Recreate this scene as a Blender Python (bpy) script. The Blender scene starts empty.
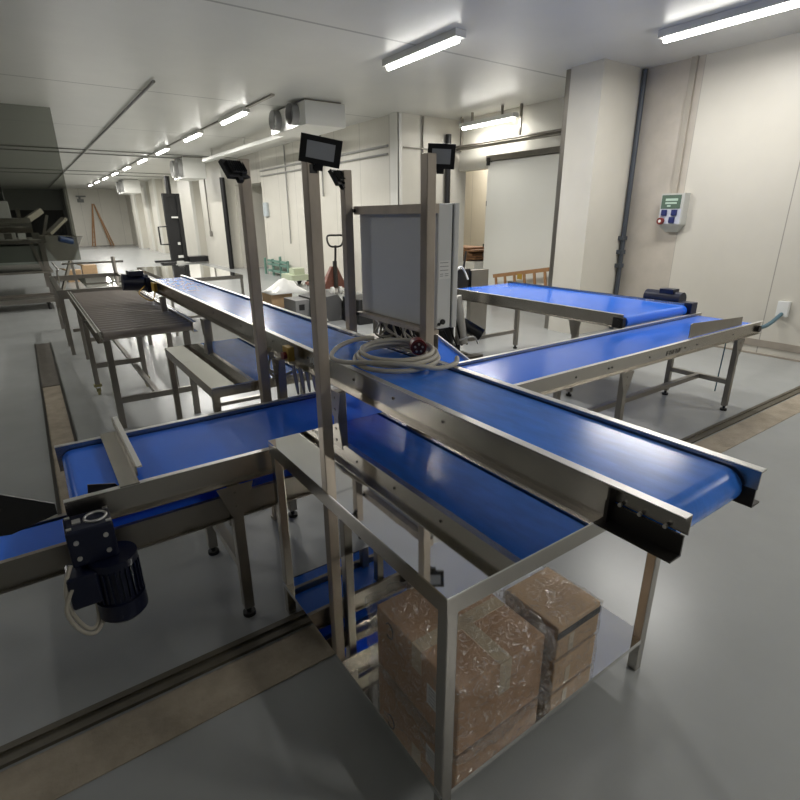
import bpy, bmesh, math, random
from mathutils import Vector, Matrix, noise
random.seed(7)
S = bpy.context.scene
COL = S.collection
# ------------------------------------------------------------------ camera, world, lights, exposure
cam_d = bpy.data.cameras.new('camera'); cam = bpy.data.objects.new('camera', cam_d); COL.objects.link(cam)
YAW, PITCH, ROLL, FPX = math.radians(34.873), math.radians(19.5), math.radians(-0.396), 516.4
fwd = Vector((math.sin(YAW)*math.cos(PITCH), math.cos(YAW)*math.cos(PITCH), -math.sin(PITCH)))
rgt = Vector((math.cos(YAW), -math.sin(YAW), 0)); upv = rgt.cross(fwd)
r2 = math.cos(ROLL)*rgt + math.sin(ROLL)*upv; u2 = -math.sin(ROLL)*rgt + math.cos(ROLL)*upv
m = Matrix((r2, u2, -fwd)).transposed().to_4x4(); m.translation = (0, 0, 1.7)
cam.matrix_world = m
cam_d.sensor_fit = 'HORIZONTAL'; cam_d.sensor_width = 36.0; cam_d.lens = FPX/800*36.0
cam_d.clip_start = 0.05; cam_d.clip_end = 200
S.camera = cam
S.view_settings.view_transform = 'Standard'; S.view_settings.look = 'None'
S.view_settings.gamma = 1.0; S.view_settings.use_curve_mapping = False
S.view_settings.exposure = 0.45
w = bpy.data.worlds.new('world'); S.world = w; w.use_nodes = True
w.node_tree.nodes['Background'].inputs[0].default_value = (0.9, 0.95, 1.0, 1)
w.node_tree.nodes['Background'].inputs[1].default_value = 0.25
CEIL = 3.6
TUBES = [(3.8, y) for y in (11.0, 14.0, 17.3, 20.4, 23.5, 26.6, 29.7, 32.8, 36.0)] + [(6.2, 3.1), (6.8, -0.6), (4.3, 5.7), (-3.0, 2.0), (-3.0, 8.0), (3.4, -2.6), (10.2, 10.2), (7.62, 8.0)]  # the two lamps left of the view are added fill, out of sight
S.cycles.max_bounces = 14; S.cycles.diffuse_bounces = 8; S.cycles.glossy_bounces = 8; S.cycles.transparent_max_bounces = 16
def area(name, loc, sx, sy, power, rot=(0, 0, 0), col=(1.0, 0.975, 0.925)):
    l = bpy.data.lights.new(name, 'AREA'); l.shape = 'RECTANGLE'; l.size = sx; l.size_y = sy; l.energy = power; l.color = col
    o = bpy.data.objects.new(name, l); COL.objects.link(o); o.location = loc; o.rotation_euler = rot
    return o
for i, (x, y) in enumerate(TUBES):
    p = 82 if i < 9 else (40, 40, 80, 2, 68, 56, 75, 12)[i-9]
    area('tube_light', (x, y, (3.44 if i == len(TUBES)-1 else CEIL)-0.125), 0.10, 1.3, p)

# ------------------------------------------------------------------ helpers
def tag(o, label=None, cat=None, group=None, kind=None):
    if label: o['label'] = label
    if cat: o['category'] = cat
    if group: o['group'] = group
    if kind: o['kind'] = kind
    return o
def wloc(o):
    v = Vector((0, 0, 0))
    while o: v += o.location; o = o.parent
    return v
class MB:
    def __init__(s): s.v = []; s.f = []; s.smooth = []
    def add(s, vs, fs, sm=False):
        b = len(s.v); s.v += [tuple(v) for v in vs]; s.f += [tuple(b+i for i in f) for f in fs]; s.smooth += [sm]*len(fs); return s
    def box(s, x0, y0, z0, x1, y1, z1):
        x0, x1 = sorted((x0, x1)); y0, y1 = sorted((y0, y1)); z0, z1 = sorted((z0, z1))
        return s.add([(x0,y0,z0),(x1,y0,z0),(x1,y1,z0),(x0,y1,z0),(x0,y0,z1),(x1,y0,z1),(x1,y1,z1),(x0,y1,z1)],
              [(0,3,2,1),(4,5,6,7),(0,1,5,4),(1,2,6,5),(2,3,7,6),(3,0,4,7)])
    def obox(s, c, size, R=None):
        R = R or Matrix.Identity(3); c = Vector(c); hx, hy, hz = [k/2 for k in size]
        vs = [c + R @ Vector(p) for p in ((-hx,-hy,-hz),(hx,-hy,-hz),(hx,hy,-hz),(-hx,hy,-hz),(-hx,-hy,hz),(hx,-hy,hz),(hx,hy,hz),(-hx,hy,hz))]
        return s.add(vs, [(0,3,2,1),(4,5,6,7),(0,1,5,4),(1,2,6,5),(2,3,7,6),(3,0,4,7)])
    def bar(s, a, b, wd, ht):
        a = Vector(a); b = Vector(b); d = (b-a); L = d.length; d.normalize()
        up = Vector((0,0,1)) if abs(d.z) < 0.95 else Vector((0,1,0))
        x = d.cross(up).normalized(); z = x.cross(d)
        return s.obox((a+b)/2, (wd, L, ht), Matrix((x, d, z)).transposed())
    def cyl(s, a, b, r, n=16, r1=None, cap=True):
        a = Vector(a); b = Vector(b); d = (b-a).normalized(); r1 = r if r1 is None else r1
        up = Vector((0,0,1)) if abs(d.z) < 0.9 else Vector((1,0,0))
        x = d.cross(up).normalized(); y = d.cross(x)
        vs = []
        for k in range(n):
            t = 2*math.pi*k/n; e = x*math.cos(t)+y*math.sin(t); vs += [a+e*r, b+e*r1]
        fs = [(2*k, 2*((k+1) % n), 2*((k+1) % n)+1, 2*k+1) for k in range(n)]
        s.add(vs, fs, True)
        if cap:
            s.add([vs[2*k] for k in range(n)], [tuple(range(n))[::-1]]); s.add([vs[2*k+1] for k in range(n)], [tuple(range(n))])
        return s
    def tube(s, pts, r, n=8, closed=False):
        pts = [Vector(p) for p in pts]; N = len(pts); vs = []; px = None
        for i, p in enumerate(pts):
            a = pts[i-1] if (i or closed) else p; b = pts[(i+1) % N] if (i < N-1 or closed) else p
            d = (b-a).normalized()
            if px is None:
                up = Vector((0,0,1)) if abs(d.z) < 0.9 else Vector((1,0,0)); px = d.cross(up).normalized()
            px = (px - d*px.dot(d)).normalized(); py = d.cross(px)
            vs += [p + r*(px*math.cos(2*math.pi*k/n)+py*math.sin(2*math.pi*k/n)) for k in range(n)]
        fs = []
        for i in range(N if closed else N-1):
            j = (i+1) % N
            fs += [(i*n+k, i*n+(k+1) % n, j*n+(k+1) % n, j*n+k) for k in range(n)]
        s.add(vs, fs, True)
        if not closed: s.add(vs[:n], [tuple(range(n))[::-1]]); s.add(vs[-n:], [tuple(range(n))])
        return s
    def prism(s, poly, axis, a, b, sm=False):
        # poly: 2D points; axis x -> (y,z), y -> (x,z), z -> (x,y)
        def P(q, t): return {'x': (t, q[0], q[1]), 'y': (q[0], t, q[1]), 'z': (q[0], q[1], t)}[axis]
        n = len(poly); vs = [P(q, a) for q in poly]+[P(q, b) for q in poly]
        s.add(vs, [(k, (k+1) % n, (k+1) % n+n, k+n) for k in range(n)], sm)
        s.add(vs[:n], [tuple(range(n))]); s.add(vs[n:], [tuple(range(n))[::-1]])
        return s
    def build(s, name, mat, parent=None, bevel=0.0, smooth_all=False):
        me = bpy.data.meshes.new(name); o = bpy.data.objects.new(name, me); COL.objects.link(o)
        off = wloc(parent) if parent else Vector((0,0,0))
        if parent is None and s.v and not getattr(s, 'keep', False):
            xs = [v[0] for v in s.v]; ys = [v[1] for v in s.v]; zs = [v[2] for v in s.v]
            off = Vector(((min(xs)+max(xs))/2, (min(ys)+max(ys))/2, min(zs))); o.location = off
        me.from_pydata([Vector(v)-off for v in s.v], [], s.f); me.materials.append(mat)
        bm = bmesh.new(); bm.from_mesh(me); bmesh.ops.recalc_face_normals(bm, faces=bm.faces[:]); bm.to_mesh(me); bm.free()
        for p, sm in zip(me.polygons, s.smooth): p.use_smooth = sm or smooth_all
        if parent: o.parent = parent
        if bevel:
            b = o.modifiers.new('bevel', 'BEVEL'); b.width = bevel; b.segments = 2; b.limit_method = 'ANGLE'; b.angle_limit = math.radians(50)
        return o
def build_each(mb, name, mt, parent, bevel=0.0):
    """one mesh object per connected piece"""
    par = list(range(len(mb.v)))
    def find(a):
        while par[a] != a: par[a] = par[par[a]]; a = par[a]
        return a
    key = {}
    for i, v in enumerate(mb.v):
        k = tuple(round(c, 6) for c in v)
        if k in key: par[find(i)] = find(key[k])
        else: key[k] = i
    for f in mb.f:
        for a in f[1:]: par[find(a)] = find(f[0])
    parts = {}
    for f, sm in zip(mb.f, mb.smooth): parts.setdefault(find(f[0]), []).append((f, sm))
    out = []
    for fl in parts.values():
        idx = {}; q = MB()
        for f, sm in fl:
            for a in f:
                if a not in idx: idx[a] = len(q.v); q.v.append(mb.v[a])
            q.f.append(tuple(idx[a] for a in f)); q.smooth.append(sm)
        out.append(q.build(name, mt, parent, bevel))
    return out
def thing(name, label, cat, loc, group=None):
    o = bpy.data.objects.new(name, None); COL.objects.link(o); o.location = loc; o.empty_display_size = 0.1
    return tag(o, label, cat, group)
def struct(name, mb, mat, **k):
    return tag(mb.build(name, mat, **k), kind='structure')
def clone(root, loc, label=None, group=None):
    r = root.copy(); COL.objects.link(r); r.location = loc
    if label: r['label'] = label
    if group: r['group'] = group
    for ch in root.children:
        c = ch.copy(); COL.objects.link(c); c.parent = r
        for g in ch.children:
            d = g.copy(); COL.objects.link(d); d.parent = c
    return r
def spline(pts, n=8, closed=False):
    P = [Vector(p) for p in pts]; N = len(P); out = []
    for i in range(N if closed else N-1):
        a, b, c, d = (P[(i-1) % N], P[i], P[(i+1) % N], P[(i+2) % N]) if closed else (P[max(i-1,0)], P[i], P[i+1], P[min(i+2,N-1)])
        for k in range(n):
            t = k/n
            out.append(0.5*((2*b)+(c-a)*t+(2*a-5*b+4*c-d)*t*t+(3*b-a-3*c+d)*t**3))
    if not closed: out.append(P[-1])
    return out

# ------------------------------------------------------------------ materials
def mat(name, col, rough=0.5, metal=0.0, spec=0.5, bump=0.0, bscale=40, var=0.0, vscale=6, stretch=(1,1,1), rvar=0.0, coat=0.0):
    M = bpy.data.materials.new(name); M.use_nodes = True; nt = M.node_tree; b = nt.nodes['Principled BSDF']
    b.inputs['Base Color'].default_value = (*col, 1); b.inputs['Roughness'].default_value = rough; b.inputs['Metallic'].default_value = metal
    b.inputs['Specular IOR Level'].default_value = spec; b.inputs['Coat Weight'].default_value = coat
    if var or bump or rvar:
        tc = nt.nodes.new('ShaderNodeTexCoord'); mp = nt.nodes.new('ShaderNodeMapping'); mp.inputs['Scale'].default_value = stretch
        geo = nt.nodes.new('ShaderNodeNewGeometry'); nt.links.new(geo.outputs['Position'], mp.inputs[0])
    if var or rvar:
        n = nt.nodes.new('ShaderNodeTexNoise'); n.inputs['Scale'].default_value = vscale; n.inputs['Detail'].default_value = 6; n.inputs['Roughness'].default_value = 0.6
        nt.links.new(mp.outputs[0], n.inputs['Vector'])
    if var:
        mx = nt.nodes.new('ShaderNodeMixRGB'); mx.blend_type = 'MULTIPLY'; mx.inputs[0].default_value = 1.0
        mx.inputs[1].default_value = (*col, 1)
        mr = nt.nodes.new('ShaderNodeMapRange'); mr.inputs[1].default_value = 0.15; mr.inputs[2].default_value = 0.85; mr.inputs[3].default_value = 1-var; mr.inputs[4].default_value = 1+var
        nt.links.new(n.outputs['Fac'], mr.inputs[0]); nt.links.new(mr.outputs[0], mx.inputs[2]); nt.links.new(mx.outputs[0], b.inputs['Base Color'])
    if rvar:
        m2 = nt.nodes.new('ShaderNodeMapRange'); m2.inputs[1].default_value = 0.1; m2.inputs[2].default_value = 0.9; m2.inputs[3].default_value = max(0.02, rough-rvar); m2.inputs[4].default_value = rough+rvar
        nt.links.new(n.outputs['Fac'], m2.inputs[0]); nt.links.new(m2.outputs[0], b.inputs['Roughness'])
    if bump:
        nb = nt.nodes.new('ShaderNodeTexNoise'); nb.inputs['Scale'].default_value = bscale; nb.inputs['Detail'].default_value = 3
        bp = nt.nodes.new('ShaderNodeBump'); bp.inputs['Strength'].default_value = bump; bp.inputs['Distance'].default_value = 0.01
        nt.links.new(mp.outputs[0], nb.inputs['Vector']); nt.links.new(nb.outputs['Fac'], bp.inputs['Height']); nt.links.new(bp.outputs[0], b.inputs['Normal'])
    return M
def emit(name, col, s):
    M = bpy.data.materials.new(name); M.use_nodes = True; nt = M.node_tree; b = nt.nodes['Principled BSDF']
    b.inputs['Base Color'].default_value = (*col, 1); b.inputs['Emission Color'].default_value = (*col, 1); b.inputs['Emission Strength'].default_value = s
    return M
def panel_mat(name, col, axis, period, offset=0.0, rib=0.0, rough=0.4, dirt=0.06, groove=0.55, gw=0.006):
    """insulated wall / ceiling panels: thin joints every period metres along a world axis, optional fine ribs"""
    M = mat(name, col, rough, var=dirt, vscale=1.3); nt = M.node_tree; b = nt.nodes['Principled BSDF']
    geo = nt.nodes.new('ShaderNodeNewGeometry'); sep = nt.nodes.new('ShaderNodeSeparateXYZ'); nt.links.new(geo.outputs['Position'], sep.inputs[0])
    def mth(op, a, bb=None):
        n = nt.nodes.new('ShaderNodeMath'); n.operation = op
        if isinstance(a, (int, float)): n.inputs[0].default_value = a
        else: nt.links.new(a, n.inputs[0])
        if bb is not None:
            if isinstance(bb, (int, float)): n.inputs[1].default_value = bb
            else: nt.links.new(bb, n.inputs[1])
        return n.outputs[0]
    c = sep.outputs[axis]
    q = mth('PINGPONG', mth('ADD', c, 1000*period - offset), period/2)
    line = mth('LESS_THAN', q, gw)
    mx = nt.nodes.new('ShaderNodeMixRGB'); mx.inputs[2].default_value = (*[k*groove for k in col], 1)
    src = b.inputs['Base Color'].links[0].from_socket; nt.links.new(src, mx.inputs[1]); nt.links.new(line, mx.inputs[0]); nt.links.new(mx.outputs[0], b.inputs['Base Color'])
    if rib:
        wv = mth('SINE', mth('MULTIPLY', c, 2*math.pi/rib)); bp = nt.nodes.new('ShaderNodeBump'); bp.inputs['Strength'].default_value = 0.25; bp.inputs['Distance'].default_value = 0.004
        nt.links.new(wv, bp.inputs['Height']); nt.links.new(bp.outputs[0], b.inputs['Normal'])
    return M
def film_mat():
    M = bpy.data.materials.new('clear stretch film'); M.use_nodes = True; nt = M.node_tree; nt.nodes.clear()
    out = nt.nodes.new('ShaderNodeOutputMaterial'); tr = nt.nodes.new('ShaderNodeBsdfTransparent'); gl = nt.nodes.new('ShaderNodeBsdfGlossy'); df = nt.nodes.new('ShaderNodeBsdfDiffuse')
    mx = nt.nodes.new('ShaderNodeMixShader'); mx2 = nt.nodes.new('ShaderNodeMixShader'); gl.inputs['Roughness'].default_value = 0.16
    tr.inputs[0].default_value = (0.96, 0.96, 0.96, 1); df.inputs[0].default_value = (0.75, 0.76, 0.76, 1)
    geo = nt.nodes.new('ShaderNodeNewGeometry'); n = nt.nodes.new('ShaderNodeTexNoise'); n.inputs['Scale'].default_value = 19; n.inputs['Detail'].default_value = 7; n.inputs['Distortion'].default_value = 2.5
    nt.links.new(geo.outputs['Position'], n.inputs['Vector'])
    rg = nt.nodes.new('ShaderNodeMath'); rg.operation = 'PINGPONG'; rg.inputs[1].default_value = 0.11; nt.links.new(n.outputs['Fac'], rg.inputs[0])
    rp = nt.nodes.new('ShaderNodeMapRange'); rp.inputs[1].default_value = 0.0; rp.inputs[2].default_value = 0.03; rp.inputs[3].default_value = 0.7; rp.inputs[4].default_value = 0.15
    nt.links.new(rg.outputs[0], rp.inputs[0])
    bp = nt.nodes.new('ShaderNodeBump'); bp.inputs['Strength'].default_value = 1.0; bp.inputs['Distance'].default_value = 0.03; nt.links.new(n.outputs['Fac'], bp.inputs['Height'])
    nt.links.new(bp.outputs[0], gl.inputs['Normal'])
    nt.links.new(gl.outputs[0], mx2.inputs[1]); nt.links.new(df.outputs[0], mx2.inputs[2]); mx2.inputs[0].default_value = 0.15
    nt.links.new(rp.outputs[0], mx.inputs[0]); nt.links.new(tr.outputs[0], mx.inputs[1]); nt.links.new(mx2.outputs[0], mx.inputs[2]); nt.links.new(mx.outputs[0], out.inputs[0])
    return M
STEEL = mat('brushed stainless', (0.46, 0.435, 0.395), 0.27, 1.0, var=0.10, vscale=5)
STEEL_D = mat('dull stainless', (0.32, 0.30, 0.27), 0.36, 1.0, var=0.12, vscale=5)
POST = mat('weathered steel post', (0.47, 0.41, 0.34), 0.45, 0.35, var=0.25, vscale=11, stretch=(1,1,0.35))
RAILTOP = mat('worn stainless edge', (0.72, 0.71, 0.68), 0.38, 0.9)
MIRROR = mat('polished stainless', (0.88, 0.87, 0.84), 0.035, 1.0, bump=0.035, bscale=3.5)
BELT = mat('blue belt', (0.034, 0.19, 0.88), 0.17, 0.0, 0.5, var=0.06, vscale=3, rvar=0.04)
BELT_W = mat('scuffed blue belt', (0.045, 0.215, 0.80), 0.2, 0.0, 0.5, var=0.24, vscale=10, stretch=(2.4,0.7,1))
NAVY = mat('navy cast paint', (0.004, 0.007, 0.026), 0.35, 0.0, bump=0.05, bscale=60)
BLACK = mat('black plastic', (0.012, 0.012, 0.013), 0.45)
DARK = mat('dark steel', (0.06, 0.055, 0.05), 0.4, 0.8)
GREYP = mat('grey powder coat', (0.68, 0.69, 0.68), 0.42, 0.0, 0.5, bump=0.05, bscale=250)
RUBBER = mat('black rubber', (0.01, 0.01, 0.01), 0.7)
CABLE = mat('beige cable', (0.50, 0.47, 0.40), 0.5)
WHITEP = mat('white plastic', (0.75, 0.75, 0.72), 0.4)
LABEL = mat('label paper', (0.78, 0.78, 0.76), 0.5)
INK = mat('label ink', (0.30, 0.30, 0.30), 0.6)
RED = mat('dark red plug', (0.16, 0.012, 0.010), 0.35)
REDP = mat('rusty red paint', (0.17, 0.06, 0.04), 0.5, var=0.3, vscale=14)
YEL = mat('yellow plastic', (0.42, 0.26, 0.03), 0.5)
CARD = mat('brown cardboard', (0.46, 0.28, 0.155), 0.75, var=0.12, vscale=14)
CARD2 = mat('pale cardboard', (0.52, 0.35, 0.20), 0.75, var=0.12, vscale=10)
TAPE = mat('packing tape', (0.55, 0.45, 0.30), 0.3)
FILM = film_mat()
WOOD = mat('orange wood', (0.36, 0.19, 0.08), 0.55, var=0.2, vscale=8)
WOODD = mat('dark brown wood', (0.22, 0.11, 0.05), 0.6, var=0.25, vscale=8)
LENS = mat('floodlight glass', (0.42, 0.44, 0.47), 0.12, 0.0, 0.6, coat=0.6)
GREEN = mat('sea green paint', (0.14, 0.26, 0.21), 0.5)
LED = emit('led tube', (1.0, 0.98, 0.92), 14.0)
WALL = panel_mat('cream wall panel', (0.56, 0.535, 0.475), 1, 1.29, 0.11, rib=0.0)
WALLR = panel_mat('ribbed cream panel', (0.66, 0.635, 0.565), 1, 1.15, 0.3, rib=0.06)
WALLX = panel_mat('cream wall panel across', (0.74, 0.72, 0.65), 0, 1.15, 0.2)
DIRTY = mat('stained plaster', (0.46, 0.42, 0.365), 0.7, var=0.2, vscale=2.2, bump=0.1, bscale=12)
CEILM = panel_mat('white ceiling panel', (0.66, 0.655, 0.62), 1, 4.2, 1.5, rough=0.32, groove=0.5, gw=0.02)
DARKM = mat('painted dark opening', (0.006, 0.006, 0.007), 0.8)  # near black, paints the shade inside openings
FLOORM = mat('grey epoxy floor', (0.315, 0.325, 0.32), 0.27, 0.0, 0.42, var=0.08, vscale=2.2)
SAND = mat('sandy fill', (0.32, 0.275, 0.21), 0.9, var=0.35, vscale=7, bump=0.4, bscale=60)
GRATE = mat('drain cover', (0.11, 0.10, 0.085), 0.6, 0.3, var=0.3, vscale=12)
ROLLER = mat('grey roller', (0.36, 0.32, 0.29), 0.35, 0.6)
DOORW = mat('white sliding door', (0.76, 0.755, 0.70), 0.35, var=0.02, vscale=1)
WHITEM = mat('white sheet metal', (0.74, 0.74, 0.70), 0.35)
def glass_mat():
    M = bpy.data.materials.new('smoked plastic sheet'); M.use_nodes = True; nt = M.node_tree; nt.nodes.clear()
    out = nt.nodes.new('ShaderNodeOutputMaterial'); tr = nt.nodes.new('ShaderNodeBsdfTransparent'); gl = nt.nodes.new('ShaderNodeBsdfGlossy'); mx = nt.nodes.new('ShaderNodeMixShader')
    tr.inputs[0].default_value = (0.62, 0.63, 0.60, 1); gl.inputs[0].default_value = (0.5, 0.5, 0.5, 1); gl.inputs['Roughness'].default_value = 0.1; mx.inputs[0].default_value = 0.05
    nt.links.new(tr.outputs[0], mx.inputs[1]); nt.links.new(gl.outputs[0], mx.inputs[2]); nt.links.new(mx.outputs[0], out.inputs[0]); return M
SMOKED = glass_mat()

# ------------------------------------------------------------------ room
b = MB(); b.box(-9, -5, -0.2, 13, 46, 0); struct('floor', b, FLOORM)
b = MB(); b.box(-9, -5, CEIL, 13, 46, CEIL+0.2); struct('ceiling', b, CEILM)
# right wall: clean panels from y -5 to 4.0, stained stretch up to the pillar
b = MB(); b.box(7.5, -5, 0, 7.8, 3.98, CEIL); struct('wall_right', b, WALL)
b = MB(); b.box(7.5, 3.98, 0, 7.8, 5.0, CEIL); struct('wall_right_plaster', b, DIRTY)
b = MB(); b.box(7.49, -5, 0.10, 7.5, 4.6, 0.19); b.box(7.47, -5, 0.0, 7.5, 4.6, 0.02); struct('baseboard_right', b, mat('skirting', (0.30, 0.265, 0.22), 0.6, var=0.15))
b = MB(); b.box(6.57, 4.79, 0, 7.8, 5.30, CEIL); struct('pillar_right', b, panel_mat('cream pillar panel', (0.60, 0.575, 0.51), 1, 3.0, 0.55))
b = MB(); b.box(6.62, 5.30, 0, 6.70, 5.42, CEIL); struct('trim_1', b, STEEL_D)
# recess with the sliding door
b = MB(); b.box(8.0, 5.3, 0, 8.2, 8.27, CEIL); b.box(8.0, 8.27, 2.62, 8.2, 9.2, CEIL); struct('wall_recess', b, panel_mat('recess panel', (0.68, 0.66, 0.59), 1, 9.0, 4.0))
b = MB(); b.box(10.6, 7.0, 0, 10.8, 14.5, CEIL); struct('wall_store', b, panel_mat('store panel', (0.52, 0.47, 0.37), 1, 0.6, 0.2, rib=0.06))
# second pillar / corridor wall
b = MB(); b.box(6.4, 9.2, 0, 8.2, 16.6, CEIL); struct('wall_corridor', b, WALLR)
b = MB(); b.box(6.375, 9.165, 0, 6.48, 9.2, CEIL); b.box(6.365, 9.165, 0, 6.4, 9.42, CEIL); struct('trim_2', b, mat('white corner trim', (0.74, 0.73, 0.68), 0.4))
b = MB(); b.box(6.4, 16.6, 2.75, 8.2, 19.0, CEIL); b.box(7.6, 16.6, 0, 8.2, 19.0, 2.75); struct('wall_doorway', b, WALL)
b = MB(); b.box(7.55, 16.7, 0.05, 7.6, 18.9, 2.5); struct('shade_panel_1', b, DARKM)  # black panel painted in for the unlit room behind the doorway
b = MB(); b.box(6.4, 19.0, 0, 8.2, 42, CEIL); struct('wall_corridor_far', b, WALLR)
for i, (y0, y1, x0) in enumerate([(19.15, 22.0, 6.0), (23.2, 25.2, 5.95), (30.1, 31.3, 5.95), (32.5, 33.6, 5.95), (36.1, 37.2, 5.95)]):
    b = MB(); b.box(x0, y0, 0, 6.4, y1, CEIL); struct('pillar_corridor', b, panel_mat('corridor pillar %d' % i, (0.64, 0.62, 0.555), 1, 5, 2))
    b = MB(); b.box(x0-0.02, y0-0.02, 0, x0+0.1, y0, CEIL); struct('trim_%d' % (i+4), b, WHITEM)
b = MB(); b.box(2.9, 42, 0, 8.2, 42.3, CEIL); struct('wall_far', b, WALLX)
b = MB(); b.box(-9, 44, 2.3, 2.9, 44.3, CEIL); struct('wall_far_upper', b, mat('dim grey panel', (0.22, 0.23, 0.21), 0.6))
b = MB(); b.box(-9, 45.6, 0, 3, 45.9, 2.4); struct('shade_panel_2', b, DARKM)  # black sheet stands in for the darkness of the far left opening
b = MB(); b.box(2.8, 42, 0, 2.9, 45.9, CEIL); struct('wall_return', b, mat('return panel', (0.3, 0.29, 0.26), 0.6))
b = MB(); b.box(-9.2, -5, 0, -9, 46, CEIL); struct('wall_left', b, mat('dark grey wall', (0.16, 0.16, 0.155), 0.6))  # colour darkened to stand for the unlit hall and cut bounce light
b = MB(); b.box(-9, -5.2, 0, 13, -5, CEIL); struct('wall_back', b, mat('grey back wall', (0.22, 0.215, 0.2), 0.6))  # grey lowered to cut light bouncing from behind the camera
b = MB(); b.box(12.8, 5, 0, 13, 15, CEIL); struct('wall_store_back', b, WALL)
# smoked plastic partition closing off the left bay
b = MB(); b.box(-6.0, 12.2, 0.95, 0.882, 12.208, CEIL-0.002); tag(b.build('plastic_partition', SMOKED), 'smoked clear plastic sheet hanging from the ceiling at far left, before the packing machine', 'plastic sheet')
# floor channels
b = MB(); b.box(-8.8, 1.52, 0, 7.4, 1.72, 0.004); struct('trim_10', b, SAND)
b = MB()
for y in (1.735, 1.79): b.box(-8.8, y, 0, 7.4, y+0.028, 0.014)
b.box(-8.8, 1.763, 0, 7.4, 1.79, 0.006); struct('trim_11', b, mat('rusty channel rail', (0.10, 0.088, 0.062), 0.6, 0.2, var=0.3, vscale=8))
b = MB(); b.box(-0.13, 2.7, 0, 0.03, 6.5, 0.004); struct('trim_12', b, SAND)
b = MB(); b.box(-0.15, 2.7, 0, -0.13, 9.0, 0.012); b.box(0.03, 2.7, 0, 0.05, 9.0, 0.012); struct('trim_13', b, DARK)
g = MB(); g.box(-0.13, 6.5, 0, 0.03, 8.95, 0.012)
tag(g.build('drain_cover', GRATE), 'dark slotted drain cover set in the floor channel at left', 'drain cover')
# ceiling rails and conduits
b = MB(); b.cyl((2.0, 9.0, 3.56), (2.0, 41.5, 3.56), 0.022, 8); tag(b.build('ceiling_conduit', mat('conduit grey', (0.25, 0.25, 0.24), 0.5)), 'long grey conduit running along the ceiling at left of the lamps', 'conduit')
for k, y in enumerate((18.6, 19.6, 26.6, 28.6)):
    b = MB(); b.box(-6, y, CEIL-0.03, 6.4, y+0.06, CEIL); struct('trim_%d' % (20+k), b, mat('ceiling rail %d' % k, (0.30, 0.30, 0.28), 0.5))
for k, y in enumerate((12.0, 15.6)):
    pass
# LED tube fittings
def led_fit(x, y):
    t = thing('tube_lamp', '', 'ceiling lamp', (x, y, CEIL-0.12), 'ceiling tube lamps')
    b = MB(); b.box(x-0.07, y-0.72, CEIL-0.075, x+0.07, y+0.72, CEIL-0.002); b.build('housing', WHITEM, t)
    b = MB(); b.cyl((x, y-0.68, CEIL-0.092), (x, y+0.68, CEIL-0.092), 0.03, 10); b.build('tube', LED, t)
    return t
names = ['nearest tube lamp of the lit ceiling row, left of the cooling unit with round fans', 'second nearest tube lamp of the lit ceiling row', 'third tube lamp of the ceiling row, above the tall stacker',
 'fourth tube lamp along the ceiling row', 'fifth tube lamp along the ceiling row', 'sixth tube lamp along the ceiling row', 'seventh tube lamp along the ceiling row',
 'eighth tube lamp, small and last but one in the ceiling row', 'farthest tube lamp of the ceiling row near the far wall',
 'tube lamp on the ceiling over the right end of the cross conveyor', 'tube lamp on the ceiling before the right wall panels', 'tube lamp on the ceiling high above the grey cabinet', 'unseen fill tube lamp added on the left ceiling over the infeed ramp', 'unseen fill tube lamp added on the left ceiling beside the roller conveyor', 'tube lamp on the ceiling behind the viewer', 'tube lamp inside the open storeroom', 'hanging tube lamp above the sliding door pipes']
t0 = None
for (x, y), nm in zip(TUBES, names):
    if t0 is None: t0 = led_fit(x, y); t0['label'] = nm
    else: clone(t0, (x, y, (3.44 if y == 8.0 and x > 7 else CEIL)-0.12), nm)
b = MB(); b.box(3.77, 9.0, CEIL-0.03, 3.83, 10.2, CEIL); b.box(7.60, 7.6, 3.44, 7.64, 7.63, CEIL); b.box(7.60, 8.4, 3.44, 7.64, 8.43, CEIL)
for y0, y1 in zip([a[1]+0.75 for a in TUBES[:8]], [a[1]-0.75 for a in TUBES[1:9]]): b.box(3.785, y0, CEIL-0.03, 3.815, y1, CEIL-0.001)
b.v and struct('trim_30', b, STEEL_D)

# ------------------------------------------------------------------ conveyors
def c_chan_y(xw, out, z0, z1, y0, y1, fl=0.028, t=0.004):
    """C channel along y; web at xw, flanges pointing to out (+1/-1)"""
    o = out
    P = [(xw, z0), (xw+o*fl, z0), (xw+o*fl, z0+t), (xw+o*t, z0+t), (xw+o*t, z1-t), (xw+o*fl, z1-t), (xw+o*fl, z1), (xw, z1)]
    return MB().prism(P, 'y', y0, y1)
def c_chan_x(yw, out, z0, z1, x0, x1, fl=0.028, t=0.004):
    o = out
    P = [(yw, z0), (yw+o*fl, z0), (yw+o*fl, z0+t), (yw+o*t, z0+t), (yw+o*t, z1-t), (yw+o*fl, z1-t), (yw+o*fl, z1), (yw, z1)]
    return MB().prism(P, 'x', x0, x1)
def belt_loop(a0, a1, zt, r):
    """side outline of a belt loop as polygon in (axis, z)"""
    n = 10; out = []
    for k in range(n+1):
        t = math.pi/2 - math.pi*k/n; out.append((a1-r+r*math.cos(t), zt-r+r*math.sin(t)))
    for k in range(n+1):
        t = -math.pi/2 - math.pi*k/n; out.append((a0+r+r*math.cos(t), zt-r+r*math.sin(t)))
    return out
def smooth_belt(o):
    for p in o.data.polygons: p.use_smooth = len(p.vertices) == 4
    md = o.modifiers.new('edge', 'EDGE_SPLIT'); md.split_angle = math.radians(40); return o
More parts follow.
